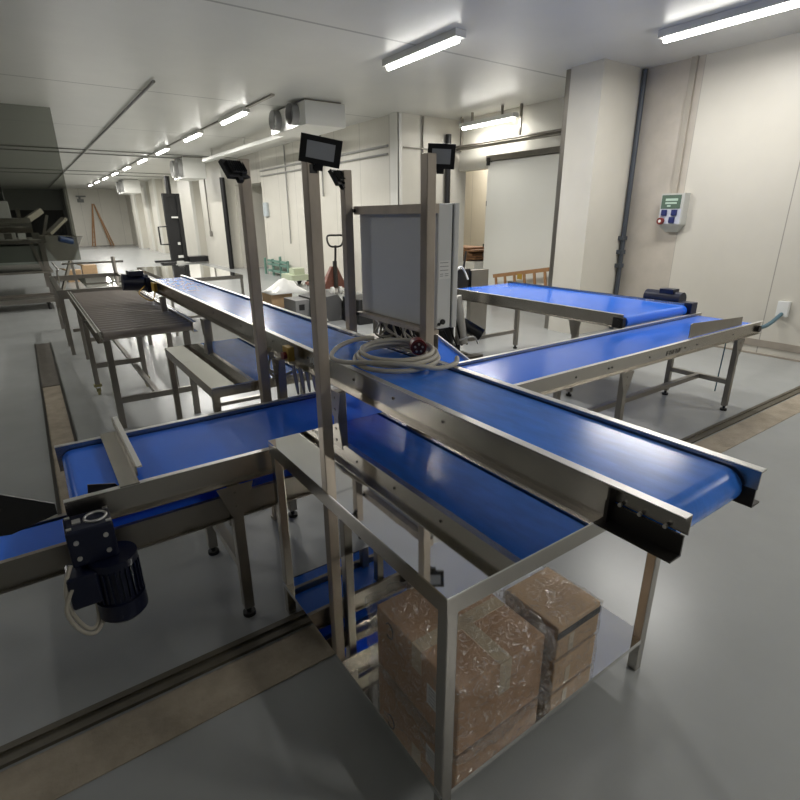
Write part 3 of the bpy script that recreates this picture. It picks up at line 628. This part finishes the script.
b.cyl((0.995, 2.685, 1.03), (0.99, 2.68, 0.995), 0.014, 12); b.cyl((0.99, 2.64, 1.015), (0.985, 2.635, 0.98), 0.014, 12); tag(b.build('connector_lead', CABLE), 'pale cable dropping from the yellow box side down to the second table', 'cable')

# ------------------------------------------------------------------ cartons on the shelf
SH = 0.1605
def film_shell(x0, y0, z0, x1, y1, z1, grow, amp, seed, n=14):
    bm = bmesh.new(); bmesh.ops.create_cube(bm, size=1.0)
    bmesh.ops.subdivide_edges(bm, edges=bm.edges[:], cuts=n, use_grid_fill=True)
    c = Vector(((x0+x1)/2, (y0+y1)/2, (z0+z1)/2)); sz = Vector((x1-x0+2*grow, y1-y0+2*grow, z1-z0+grow))
    bm.normal_update(); ns = [v.normal.copy() for v in bm.verts]
    mbx = MB()
    for v, nn in zip(bm.verts, ns):
        p = Vector((v.co.x*sz.x, v.co.y*sz.y, v.co.z*sz.z)) + c; p.z += grow/2
        d = noise.noise(p*14+Vector((seed, 0, 0)))*0.6+noise.noise(p*34+Vector((0, seed, 0)))*0.4
        p += nn*amp*(d+0.45)
        if p.z < SH+0.003: p.z = SH+0.003
        mbx.v.append(tuple(p))
    bm.verts.index_update()
    mbx.f = [tuple(v.index for v in f.verts) for f in bm.faces]; mbx.smooth = [True]*len(mbx.f); bm.free(); return mbx
ca = thing('carton', 'brown carton in crumpled clear plastic with crossed pale tape, nearest on the shelf', 'carton', (0.96, 1.02, SH))
b = MB(); b.box(0.765, 0.815, SH+0.004, 1.135, 1.25, 0.425); b.build('box', CARD, ca, bevel=0.006)
b = MB(); b.box(0.764, 0.99, 0.425, 1.13, 1.04, 0.4265); b.box(0.7635, 0.99, 0.33, 0.7648, 1.04, 0.4265); b.box(0.93, 0.8140, 0.30, 0.98, 0.8148, 0.426); b.box(0.93, 0.814, 0.425, 0.98, 0.99, 0.4263); b.build('tape', TAPE, ca)
b = MB(); b.box(0.7636, 0.885, 0.25, 0.7646, 0.96, 0.33); sl = b.build('shipping_label', WHITEP, ca)
b = MB()
for z in (0.262, 0.275, 0.29, 0.305, 0.318): b.box(0.7630, 0.892, z, 0.7636, 0.95, z+0.005)
b.build('print', INK, sl)
b = MB(); b.tube([(0.7645, 1.17+0.022*math.cos(t), 0.37+0.03*math.sin(t)) for t in [0.6+k*0.35 for k in range(15)]], 0.003, 5); b.build('ink_mark', BLACK, ca)
film_shell(0.765, 0.815, SH+0.004, 1.135, 1.25, 0.425, 0.012, 0.036, 3.1, 30).build('plastic_wrap', FILM, ca)
for k, (z0, z1, lbl) in enumerate([(SH+0.003, 0.300, 'lower wrapped brown carton of the stack at the right of the shelf'), (0.308, 0.445, 'upper wrapped brown carton of the shelf stack, with black tape band')]):
    c2 = thing('carton', lbl, 'carton', (1.28, 0.9, z0))
    b = MB(); b.box(1.172, 0.795, z0, 1.398, 1.03, z1-0.003); b.build('box', CARD2, c2, bevel=0.006)
    if k:
        b = MB(); b.box(1.171, 0.7940, z1-0.05, 1.399, 0.7950, z1-0.022); b.box(1.398, 0.795, z1-0.05, 1.3992, 1.03, z1-0.022); b.build('tape_band', BLACK, c2)
    b = MB(); b.box(1.235, 0.7932, z0+0.01, 1.26, 0.794, z1-0.055); b.build('tape', TAPE, c2)
    film_shell(1.172, 0.795, z0, 1.398, 1.03, z1-0.006, 0.003, 0.006, 9.0+k, 14).build('plastic_wrap', FILM, c2)

# ------------------------------------------------------------------ back of the hall
# pallet jack
pj = thing('pallet_jack', 'rusty red hand pallet jack with black loop handle by the corridor wall', 'pallet jack', (6.0, 11.9, 0))
b = MB(); q = Vector((5.86, 11.05, 0)); u = Vector((0.995, -0.1, 0)); v = Vector((0.1, 0.995, 0))
def PJ(a, bb, z): return q+u*a+v*bb+Vector((0, 0, z))
b.add([PJ(-0.30,0,0.12), PJ(0.30,0,0.12), PJ(0.07,0,0.62), PJ(-0.07,0,0.62), PJ(-0.30,0.25,0.12), PJ(0.30,0.25,0.12), PJ(0.07,0.12,0.62), PJ(-0.07,0.12,0.62)], [(0,1,2,3),(4,7,6,5),(0,4,5,1),(1,5,6,2),(2,6,7,3),(3,7,4,0)]); b.build('body', REDP, pj)
b = MB()
for s_ in (-0.2, 0.2): b.obox(PJ(s_, 0.75, 0.13), (0.16, 1.15, 0.06), Matrix((u, v, Vector((0,0,1)))).transposed())
build_each(b, 'fork', REDP, pj)
b = MB(); b.cyl(PJ(0, -0.05, 0.15), PJ(0, -0.03, 0.75), 0.05, 12); b.build('pump', DARK, pj)
b = MB(); b.tube([PJ(0, -0.05, 0.6), PJ(0.0, -0.12, 1.1)], 0.028, 8)
b.tube(spline([PJ(0,-0.12,1.07), PJ(0.13,-0.12,1.09), PJ(0.19,-0.12,1.19), PJ(0.18,-0.12,1.31), PJ(0,-0.12,1.32), PJ(-0.18,-0.12,1.31), PJ(-0.19,-0.12,1.19), PJ(-0.13,-0.12,1.09)], 4, True), 0.022, 8, True); b.build('handle', BLACK, pj)
b = MB()
for s_ in (-0.1, 0.1): b.cyl(PJ(s_-0.03, -0.06, 0.085), PJ(s_+0.03, -0.06, 0.085), 0.085, 16)
build_each(b, 'wheel', WHITEP, pj)
b = MB()
for s_ in (-0.2, 0.2): b.cyl(PJ(s_-0.05, 1.15, 0.045), PJ(s_+0.05, 1.15, 0.045), 0.044, 14)
build_each(b, 'wheel', WHITEP, pj)
# low dolly left of it
b = thing('pump_trolley', 'low pale trolley on black wheels left of the pallet jack', 'trolley', (5.75, 13.0, 0))
m_ = MB(); m_.box(5.5, 12.7, 0.16, 6.0, 13.4, 0.30); m_.box(5.6, 12.8, 0.30, 5.9, 13.1, 0.46); m_.build('body', mat('pale green paint', (0.45, 0.50, 0.36), 0.5), b)
m_ = MB()
for x in (5.52, 5.98):
    for y in (12.75, 13.35): m_.cyl((x-0.03, y, 0.08), (x+0.03, y, 0.08), 0.08, 14)
build_each(m_, 'wheel', RUBBER, b)
# green rack by wall
gr = thing('guard_rail', 'low sea green metal rail frame against the corridor wall', 'rail', (6.28, 15.6, 0))
m_ = MB()
for z in (0.14, 0.34, 0.44): m_.bar((6.28, 14.75, z), (6.28, 16.3, z), 0.06, 0.07)
m_.build('bars', GREEN, gr)
for y in (14.75, 15.3, 15.9, 16.55):
    m_ = MB(); m_.box(6.25, y-0.03, 0, 6.31, y+0.03, 0.5 if y != 15.3 else 0.6); m_.build('upright', GREEN, gr)
# carton, grey box, black box on the floor
cb = thing('carton', 'small pale carton with crumpled white plastic on top, on the far floor', 'carton', (3.62, 9.3, 0))
m_ = MB(); m_.box(3.45, 8.95, 0.0, 3.85, 9.4, 0.40); m_.build('box', CARD2, cb)
m_ = MB(); rr = random.Random(5)
N = 9; vs = []
for i in range(N):
    for j in range(N):
        a, c = i/(N-1), j/(N-1); vs.append((3.42+0.75*a, 8.85+0.6*c, 0.42+0.20*math.sin(math.pi*a)*math.sin(math.pi*c)*rr.uniform(0.5, 1.3)))
fs = [(i*N+j, (i+1)*N+j, (i+1)*N+j+1, i*N+j+1) for i in range(N-1) for j in range(N-1)]
m_.add(vs, fs, True); o = m_.build('plastic_sheet', WHITEP, cb); o.modifiers.new('thick', 'SOLIDIFY').thickness = 0.006
ge = thing('equipment_case', 'dark grey metal case with slanting side panel on the far floor', 'case', (3.95, 8.5, 0))
m_ = MB(); m_.box(3.60, 8.25, 0.0, 3.86, 8.75, 0.37); m_.build('front_box', mat('case front grey', (0.22, 0.22, 0.22), 0.45), ge)
m_ = MB(); m_.prism([(3.865, 0.0), (4.62, 0.0), (4.28, 0.45), (3.865, 0.40)], 'y', 8.0, 8.7); m_.build('case_body', mat('case grey', (0.085, 0.085, 0.085), 0.45), ge)
m_ = MB(); m_.box(3.66, 8.244, 0.20, 3.76, 8.25, 0.30); m_.build('vent', BLACK, ge)
m_ = MB(); m_.bar((3.86, 7.99, 0.38), (4.06, 7.99, 0.02), 0.012, 0.02); m_.build('strap', WHITEP, ge)
bb = thing('battery_box', 'black box with carry handle on the floor behind the cabinet post', 'box', (4.55, 8.2, 0))
m_ = MB(); m_.box(4.34, 7.40, 0.0, 4.80, 7.95, 0.42); m_.build('body', BLACK, bb, bevel=0.01)
m_ = MB(); m_.tube([(4.5, 7.46, 0.42), (4.5, 7.46, 0.49), (4.76, 7.46, 0.49), (4.76, 7.46, 0.42)], 0.013, 6); m_.build('handle', BLACK, bb)
m_ = MB()
for k in range(6): m_.box(4.335, 7.5+k*0.06, 0.24, 4.3395, 7.53+k*0.06, 0.29)
for k in range(5): m_.box(4.42+k*0.06, 7.3945, 0.24, 4.455+k*0.06, 7.3995, 0.29)
m_.build('lettering', mat('pale print', (0.35, 0.35, 0.35), 0.5), bb)
b = MB(); b.tube(spline([(3.3, 9.6, 0.01), (3.0, 9.75, 0.01), (2.75, 9.5, 0.01)], 6), 0.012, 6); b.tube(spline([(3.35, 9.7, 0.012), (3.28, 9.75, 0.2), (3.2, 9.7, 0.3)], 6), 0.01, 6); tag(b.build('loose_strap', BLACK), 'thin black strap on the floor left of the pale carton', 'strap')
# pump unit behind the back conveyor
pu = thing('pump_unit', 'dark hydraulic pump unit with hoses in a steel drip pan behind the cabinet', 'pump', (3.95, 4.6, 0))
m_ = MB(); m_.box(3.05, 3.55, 0.05, 4.15, 5.15, 0.06); m_.build('drip_pan', STEEL_D, pu)
m_ = MB(); m_.box(3.0, 3.5, 0.0, 3.05, 5.2, 0.13); m_.box(4.15, 3.5, 0.0, 4.2, 5.2, 0.13); m_.box(3.05, 3.5, 0.0, 4.15, 3.55, 0.13); m_.box(3.05, 5.15, 0.0, 4.15, 5.2, 0.13); m_.box(3.1, 4.2, 0.06, 4.1, 4.3, 0.2); m_.build('frame', STEEL_D, pu)
m_ = MB(); m_.cyl((3.9, 4.75, 0.2), (3.9, 4.75, 0.72), 0.17, 18); m_.box(3.65, 4.6, 0.06, 4.1, 5.0, 0.24); m_.cyl((3.75, 4.65, 0.62), (3.75, 4.65, 0.80), 0.06, 12); m_.build('pump_body', BLACK, pu)
m_ = MB(); m_.cyl((4.06, 4.5, 0.28), (3.98, 4.55, 0.84), 0.055, 14); m_.build('cylinder', RAILTOP, pu)
m_ = MB(); m_.cyl((4.12, 4.62, 0.50), (4.30, 4.45, 0.36), 0.075, 16); m_.build('motor', BLACK, pu)
m_ = MB()
for k in range(5): m_.tube(spline([(3.62+0.09*k, 4.6, 0.80), (3.56+0.12*k, 4.5, 0.6), (3.68+0.1*k, 4.5, 0.42), (3.8+0.08*k, 4.5, 0.26)], 6), 0.012, 6)
m_.build('hose', RUBBER, pu)
m_ = MB(); m_.tube(spline([(3.6, 4.45, 0.66), (3.75, 4.43, 0.76), (3.9, 4.45, 0.84)], 5), 0.012, 6); m_.tube(spline([(3.95, 4.45, 0.34), (4.12, 4.4, 0.37), (4.2, 4.4, 0.28)], 5), 0.01, 6); m_.build('clear_hose', WHITEP, pu)
# machine end standing beyond the back conveyor
me_ = thing('machine_panel', 'grey steel machine end with pipes standing beyond the broad belt conveyor', 'machine', (5.0, 5.9, 0))
m_ = MB(); m_.box(5.00, 5.42, 0.0, 5.32, 5.50, 1.0); m_.build('panel', STEEL_D, me_)
m_ = MB(); m_.cyl((4.3, 5.55, 0.97), (4.98, 5.5, 0.99), 0.045, 12); m_.cyl((4.3, 5.6, 0.84), (4.98, 5.55, 0.86), 0.07, 12); m_.build('pipe', STEEL, me_)
m_ = MB(); m_.box(4.7, 5.45, 0.7, 5.0, 5.56, 1.02); m_.cyl((4.86, 5.44, 1.02), (4.90, 5.44, 1.26), 0.014, 8); m_.build('valve_block', DARK, me_)
m_ = MB(); m_.tube(spline([(4.72, 5.44, 1.0), (4.80, 5.42, 1.06), (4.86, 5.4, 0.98), (4.88, 5.36, 0.89)], 6), 0.014, 6); m_.build('hose', WHITEP, me_)
m_ = MB(); m_.box(4.32, 5.5, 0.0, 4.4, 5.65, 0.95); m_.build('leg', STEEL_D, me_)
# sliding door, rails, ladder, planks
sd = thing('sliding_door', 'large white sliding door behind the broad conveyor', 'door', (7.95, 7.3, 0))
m_ = MB(); m_.box(7.93, 6.35, 0.02, 7.985, 8.25, 2.72); m_.build('leaf', DOORW, sd)
m_ = MB(); m_.box(7.92, 5.5, 2.74, 7.99, 8.3, 2.84); m_.build('track', STEEL_D, sd)
m_ = MB(); m_.box(7.90, 8.19, 2.66, 7.99, 8.26, 2.80); m_.box(7.925, 8.235, 1.9, 7.93, 8.25, 2.0); m_.box(7.91, 8.255, 0.9, 7.93, 8.275, 0.96); m_.box(7.91, 8.255, 1.1, 7.93, 8.275, 1.16); build_each(m_, 'latch', BLACK, sd)
m_ = MB(); m_.cyl((7.8, 5.4, 3.02), (7.8, 9.05, 3.02), 0.035, 10); m_.cyl((7.74, 5.4, 3.06), (7.74, 9.05, 3.06), 0.02, 8); m_.box(7.78, 5.6, 3.02, 7.82, 5.64, CEIL); m_.box(7.78, 7.3, 3.02, 7.82, 7.34, CEIL); m_.box(7.78, 8.9, 3.02, 7.82, 8.94, CEIL)
tag(m_.build('pipe_run', STEEL_D), 'grey pipe run hanging above the white sliding door', 'pipe')
ld = thing('ladder', 'orange wooden ladder lying on its side before the sliding door', 'ladder', (7.7, 6.9, 0))
m_ = MB()
m_.bar((7.70, 7.70, 0.56), (7.70, 6.06, 0.835), 0.03, 0.07); m_.build('stile', WOOD, ld)
m_ = MB(); m_.bar((7.70, 7.64, 0.18), (7.70, 6.0, 0.455), 0.03, 0.07); m_.build('stile', WOOD, ld)
for k in range(7):
    f = 0.04+k*0.15; y = 7.70-1.64*f; z = 0.56+0.275*f; m_ = MB(); m_.bar((7.70, y, z), (7.70, y-0.06, z-0.38), 0.025, 0.05); m_.build('rung', WOOD, ld)
m_ = MB(); m_.box(7.66, 7.55, 0.0, 7.74, 7.68, 0.19); m_.box(7.66, 6.0, 0.0, 7.74, 6.14, 0.44); m_.build('prop_block', WOODD, ld)
m_ = MB(); m_.box(7.675, 6.92, 0.56, 7.683, 7.04, 0.66); m_.build('sticker', YEL, ld)
pk = thing('plank_stack', 'stack of brown planks on a white crate in the open storeroom', 'planks', (9.0, 10.0, 0))
m_ = MB(); m_.box(8.6, 9.25, 0.0, 9.4, 10.9, 0.70); m_.build('crate', WHITEM, pk)
rr = random.Random(8)
for k in range(7):
    m_ = MB(); dx = rr.uniform(-0.06, 0.06); m_.box(8.62+dx, 9.3+rr.uniform(-0.05, 0.2), 0.70+k*0.045, 9.3+dx, 10.8-rr.uniform(0, 0.3), 0.738+k*0.045); m_.build('plank', WOODD, pk)
# pillar pipes
m_ = MB(); m_.cyl((7.42, 4.74, 0.0), (7.42, 4.74, CEIL-0.02), 0.035, 12)
for z in (0.95, 1.15, 1.35): m_.box(7.36, 4.70, z, 7.46, 4.79, z+0.06)
tag(m_.build('drain_pipe', mat('slate pipe', (0.06, 0.07, 0.085), 0.5)), 'dark slate pipe down the right pillar beside the stained wall', 'pipe')
m_ = MB(); m_.cyl((7.63, 9.13, 0.0), (7.63, 9.13, CEIL-0.3), 0.06, 12); tag(m_.build('drain_pipe', BLACK), 'black pipe standing at the storeroom opening behind the cabinet', 'pipe')
m_ = MB(); m_.cyl((5.95, 18.98, 0.0), (5.95, 18.98, 3.0), 0.085, 12); tag(m_.build('drain_pipe', BLACK), 'black pipe beside the dark doorway left of the posts', 'pipe')
m_ = MB(); m_.cyl((7.0, 9.17, 2.0), (7.0, 9.17, CEIL-0.02), 0.02, 8); m_.cyl((6.5, 9.15, 3.0), (8.0, 9.15, 3.0), 0.012, 8)
tag(m_.build('wall_conduit', STEEL_D), 'thin conduit on the panel wall right of the white corner trim', 'conduit')
m_ = MB(); m_.cyl((6.36, 9.5, 3.05), (6.36, 16.5, 3.05), 0.025, 8); m_.cyl((6.36, 9.5, 2.9), (6.36, 16.5, 2.9), 0.02, 8); m_.cyl((6.36, 12.4, 2.2), (6.36, 12.4, CEIL-0.02), 0.02, 8); m_.cyl((6.36, 14.6, 1.0), (6.36, 14.6, CEIL-0.02), 0.02, 8)
tag(m_.build('wall_conduit', mat('conduit pale', (0.34, 0.34, 0.32), 0.5)), 'pair of pale conduits along the top of the corridor wall', 'conduit')
m_ = MB(); m_.cyl((5.93, 21.0, 1.2), (5.93, 21.0, 3.5), 0.03, 8); m_.box(5.90, 20.95, 1.05, 5.98, 21.05, 1.25); tag(m_.build('wall_conduit', mat('conduit mid', (0.2, 0.19, 0.17), 0.5)), 'dark conduit with pull box down the pillar left of the doorway', 'conduit')
m_ = MB(); m_.box(6.33, 16.15, 1.75, 6.395, 16.45, 2.15); tag(m_.build('wall_box', mat('pale blue box', (0.45, 0.50, 0.52), 0.5)), 'pale box on the corridor wall right of the leftmost post', 'wall box')
# socket box on right wall
sb = thing('socket_box', 'grey power socket box with dark green lid and blue sockets on the right wall', 'socket box', (7.42, 4.04, 1.48))
bx = 7.355
m_ = MB(); m_.box(bx, 3.88, 1.58, 7.498, 4.20, 1.98); m_.add([(bx,3.88,1.58),(bx,4.20,1.58),(7.498,4.20,1.58),(7.498,3.88,1.58),(7.44,3.97,1.48),(7.44,4.12,1.48),(7.498,4.12,1.48),(7.498,3.97,1.48)], [(0,1,5,4),(1,2,6,5),(2,3,7,6),(3,0,4,7),(4,5,6,7)]); m_.build('case', mat('light grey box', (0.46, 0.465, 0.44), 0.45), sb)
m_ = MB(); m_.box(bx-0.006, 3.92, 1.785, bx, 4.185, 1.96); lid = m_.build('lid', mat('green tinted lid', (0.10, 0.15, 0.115), 0.25), sb)
m_ = MB(); m_.box(bx-0.008, 3.96, 1.885, bx-0.006, 4.13, 1.915); m_.box(bx-0.008, 3.97, 1.845, bx-0.006, 4.13, 1.868); m_.box(bx-0.008, 4.05, 1.81, bx-0.006, 4.10, 1.83); m_.build('breakers', mat('pale green breakers', (0.42, 0.55, 0.46), 0.5), lid)
m_ = MB(); m_.box(bx-0.004, 3.90, 1.59, bx, 4.19, 1.78); m_.build('face_plate', mat('pale lilac plate', (0.50, 0.52, 0.60), 0.5), sb)
BLUES = mat('blue socket', (0.012, 0.02, 0.11), 0.4)
for y, z in ((4.085, 1.695), (3.945, 1.695), (3.965, 1.60)):
    m_ = MB(); m_.box(bx-0.03, y, z, bx-0.004, y+0.075, z+0.078); m_.build('socket', BLUES, sb, bevel=0.006)
m_ = MB(); m_.cyl((bx-0.05, 4.15, 1.625), (bx-0.004, 4.15, 1.625), 0.045, 18); rs = m_.build('socket', mat('red socket', (0.16, 0.015, 0.012), 0.4), sb)
m_ = MB(); m_.cyl((bx-0.053, 4.15, 1.625), (bx-0.05, 4.15, 1.625), 0.02, 12); m_.build('socket_face', WHITEP, rs)
m_ = MB(); m_.box(7.46, 4.06, 1.981, 7.498, 4.14, CEIL); tag(m_.build('cable_duct', mat('grey duct', (0.36, 0.33, 0.28), 0.6)), 'grey cable duct running up from the socket box', 'duct')
m_ = MB(); m_.tube(spline([(5.55, 2.25, 0.62), (5.8, 2.3, 0.60), (6.6, 2.35, 0.52), (7.46, 2.5, 0.55)], 8), 0.022, 8); m_.cyl((5.47, 2.24, 0.52), (5.47, 2.24, 0.72), 0.025, 10); m_.tube(spline([(5.47, 2.24, 0.52), (5.46, 2.24, 0.3), (5.47, 2.25, 0.012)], 6), 0.006, 6)
tag(m_.build('air_hose', mat('teal hose', (0.05, 0.12, 0.16), 0.5)), 'dark teal hose from the right end of the cross conveyor to the wall', 'hose')
m_ = MB(); m_.box(7.44, 2.44, 0.52, 7.498, 2.56, 0.70); tag(m_.build('wall_outlet', GREYP), 'small grey outlet low on the right wall at the picture edge', 'outlet')

# pallet stacker (tall black mast)
st = thing('stacker', 'tall black pallet stacker standing before the corridor pillars', 'stacker', (5.0, 22.7, 0))
m_ = MB(); m_.box(4.74, 22.6, 0.06, 4.88, 22.8, 2.62); m_.box(5.22, 22.6, 0.06, 5.36, 22.8, 2.62); m_.box(4.74, 22.65, 2.5, 5.36, 22.78, 2.62); m_.box(4.88, 22.7, 0.1, 5.22, 22.74, 2.5); m_.build('mast', BLACK, st)
m_ = MB(); m_.cyl((5.05, 22.9, 2.6), (5.05, 22.9, 3.25), 0.10, 12); m_.build('ram', BLACK, st)
m_ = MB(); m_.box(4.2, 21.9, 0.04, 4.75, 22.1, 0.12); m_.box(4.2, 23.0, 0.04, 5.0, 23.2, 0.12); m_.box(5.36, 22.3, 0.05, 6.1, 22.9, 0.26); build_each(m_, 'base_arm', BLACK, st)
m_ = MB(); m_.tube([(4.76, 22.6, 0.75), (4.42, 22.6, 0.75), (4.42, 22.6, 1.4), (4.76, 22.6, 1.42)], 0.035, 6); m_.build('handle', BLACK, st)
m_ = MB(); m_.box(4.95, 22.585, 1.72, 5.2, 22.6, 1.78); m_.box(5.05, 22.585, 0.72, 5.15, 22.6, 0.82); m_.box(5.0, 22.585, 0.22, 5.2, 22.6, 0.32); build_each(m_, 'sticker', WHITEP, st)
m_ = MB(); m_.cyl((4.05, 20.8, 0.10), (4.45, 20.9, 0.10), 0.10, 12); m_.box(4.1, 20.7, 0.0, 4.4, 21.0, 0.12); tag(m_.build('floor_roller', BLACK), 'small black roller on the floor before the stacker', 'roller')
# A-frame ladder
al = thing('step_ladder', 'orange wooden A frame step ladder against the far wall', 'ladder', (4.4, 41.2, 0))
for xb in (3.78, 5.05):
    for dx in (0.0, 0.16):
        m_ = MB(); m_.bar((xb+dx*(1 if xb < 4 else -1), 41.0, 0.0), (4.28+0.04*(1 if xb > 4 else -1), 41.2, 2.65), 0.07, 0.09); m_.build('stile', WOOD, al)
m_ = MB()
for k in range(7):
    f = 0.1+k*0.12; m_.bar((3.78+0.5*f, 41.0+0.2*f, 2.65*f), (3.94+0.34*f, 41.0+0.2*f, 2.65*f), 0.03, 0.04)
m_.build('rungs', WOOD, al)
m_ = MB(); m_.box(4.2, 40.9, 0.0, 5.0, 41.0, 0.03); m_.build('spreader', DARK, al)
sg = thing('wall_bracket', 'small grey fan bracket high on the far wall above the step ladder', 'bracket', (3.75, 41.8, 2.6))
m_ = MB(); m_.box(3.45, 41.75, 3.08, 4.0, 41.98, 3.16); m_.box(3.5, 41.75, 2.75, 3.85, 41.98, 2.95); m_.box(3.6, 41.75, 2.95, 3.7, 41.98, 3.08); m_.build('plates', mat('grey bracket', (0.2, 0.21, 0.2), 0.5), sg)
# evaporators hanging under the ceiling
FANG = mat('fan grey', (0.35, 0.35, 0.34), 0.4)
def evap(label, x0, x1, y0, y1, z0, fans):
    t = thing('evaporator', label, 'cooling unit', ((x0+x1)/2, (y0+y1)/2, z0), 'ceiling cooling units')
    m_ = MB(); m_.box(x0, y0, z0, x1, y1, CEIL-0.03); m_.build('casing', WHITEM, t, bevel=0.01)
    for k in range(fans):
        m_ = MB()
        y = y0+(k+0.5)*(y1-y0)/fans; r = min(0.3, (CEIL-z0)*0.42); m_.cyl((x0, y, (z0+CEIL)/2), (x0-0.12, y, (z0+CEIL)/2), r, 20, cap=False); m_.cyl((x0-0.01, y, (z0+CEIL)/2), (x0-0.02, y, (z0+CEIL)/2), r*0.9, 20); m_.build('fan_ring', FANG, t)
    m_ = MB()
    for yy in (y0+0.08, y1-0.08): m_.box(x0+0.05, yy-0.02, CEIL-0.03, x1-0.05, yy+0.02, CEIL)
    build_each(m_, 'hanger', STEEL_D, t); return t
ev = evap('nearest white cooling unit with round fans at the picture top, above the near post', 4.34, 5.12, 8.97, 10.5, 3.2, 2)
evap('white cooling unit above the black stacker', 4.75, 5.45, 19.0, 20.4, 2.95, 2)
evap('white cooling unit farthest along the corridor', 4.75, 5.5, 31.0, 33.0, 2.95, 2)
m_ = MB(); m_.box(4.95, 11.0, 3.32, 5.15, 17.5, 3.40); m_.box(5.2, 11.0, 3.36, 5.25, 17.5, 3.40)
for y in (11.5, 14.0, 16.8): m_.box(5.03, y, 3.40, 5.07, y+0.03, CEIL)
tag(m_.build('ceiling_tray', WHITEM), 'long pale cable tray under the ceiling above the dark doorway', 'cable tray')
# far-left packing machine
pm = thing('packing_machine', 'jumbled grey packing machine with hopper and blue motor at the far left', 'machine', (0.3, 15.5, 0))
for x, y in ((-0.9, 14.6), (0.35, 14.6), (-0.9, 17.0), (0.35, 17.0)): m_ = MB(); m_.box(x-0.05, y-0.05, 0, x+0.05, y+0.05, 1.2); m_.build('leg', STEEL_D, pm)
m_ = MB(); m_.box(-1.0, 14.5, 1.2, 0.45, 17.1, 1.27); m_.box(-1.0, 14.5, 0.55, 0.45, 17.1, 0.6); m_.build('deck', STEEL, pm)
m_ = MB(); m_.cyl((-0.9, 15.0, 1.58), (0.25, 15.0, 1.58), 0.16, 20); m_.build('drum', STEEL, pm)
m_ = MB(); m_.box(-0.9, 15.4, 1.27, -0.1, 16.4, 2.1); m_.box(-0.7, 15.5, 2.1, -0.2, 16.2, 2.55); m_.build('tower', GREYP, pm)
m_ = MB(); m_.box(-0.75, 15.35, 2.1, -0.15, 15.9, 2.62); m_.build('hood', BLACK, pm)
m_ = MB(); m_.bar((0.55, 15.3, 1.38), (0.95, 15.6, 1.72), 0.16, 0.07); m_.bar((0.2, 15.1, 1.7), (0.5, 15.3, 1.9), 0.10, 0.12); m_.bar((0.05, 15.6, 1.3), (0.05, 15.6, 1.95), 0.08, 0.08); m_.bar((0.45, 15.9, 1.3), (0.62, 15.9, 1.8), 0.06, 0.06); m_.build('arm', STEEL, pm)
m_ = MB(); m_.add([(0.3,15.0,1.35),(1.2,15.0,1.30),(1.3,15.9,1.30),(0.4,15.9,1.35),(0.6,15.3,0.75),(0.95,15.3,0.75),(0.95,15.6,0.75),(0.6,15.6,0.75)], [(0,1,5,4),(1,2,6,5),(2,3,7,6),(3,0,4,7),(4,5,6,7)]); m_.build('hopper', STEEL, pm)
m_ = MB(); m_.cyl((0.72, 14.9, 1.28), (0.98, 15.0, 1.2), 0.07, 14); m_.build('motor', mat('blue motor', (0.03, 0.07, 0.2), 0.4), pm)
m_ = MB(); m_.box(-0.8, 14.6, 0.75, 0.3, 16.0, 1.15); m_.build('cabinet', mat('grey green', (0.17, 0.19, 0.17), 0.5), pm)
m_ = MB(); m_.bar((0.4, 14.6, 0.05), (0.15, 14.6, 1.2), 0.06, 0.06); m_.bar((0.55, 15.2, 0.0), (0.9, 15.4, 0.8), 0.06, 0.06); m_.bar((0.95, 15.9, 0.0), (0.9, 15.6, 0.8), 0.06, 0.06); m_.build('brace', STEEL_D, pm)
for k in range(5):
    m_ = MB(); x = -0.8+0.25*k; m_.box(x, 14.48, 1.3, x+0.14, 14.6, 1.42); m_.build('control_unit', GREYP if k % 2 else STEEL, pm)
lf = thing('low_frame', 'low steel conveyor frame on the floor at the far left below the machine', 'frame', (-0.3, 12.9, 0))
m_ = MB(); m_.box(-1.5, 12.55, 0.14, 0.42, 12.62, 0.22); m_.box(-1.5, 13.5, 0.14, 0.42, 13.57, 0.22); m_.box(0.36, 12.62, 0.14, 0.42, 13.5, 0.22); m_.build('frame', STEEL_D, lf)
m_ = MB(); m_.box(-1.5, 12.62, 0.15, 0.36, 13.5, 0.18); m_.build('bed', STEEL, lf)
for x in (-1.2, 0.2):
    for y in (12.6, 13.5): m_ = MB(); m_.cyl((x, y, 0), (x, y, 0.14), 0.03, 10); m_.build('leg', RUBBER, lf)
for k, (x, y, s_, lb) in enumerate([(1.05, 18.0, 0.36, 'opened small tan carton on the floor right of the packing machine'), (1.55, 19.2, 0.40, 'smaller tan carton behind the opened one by the packing machine')]):
    t = thing('carton', lb, 'carton', (x, y, 0)); m_ = MB(); m_.box(x-s_/2, y-s_/2, 0, x+s_/2, y+s_/2, s_*0.9); m_.build('box', CARD2, t)
    m_ = MB(); m_.bar((x-s_/2, y-s_/2, s_*0.9), (x-s_*0.8, y-s_*0.6, s_*1.1), s_, 0.01); m_.build('flap', CARD2, t)
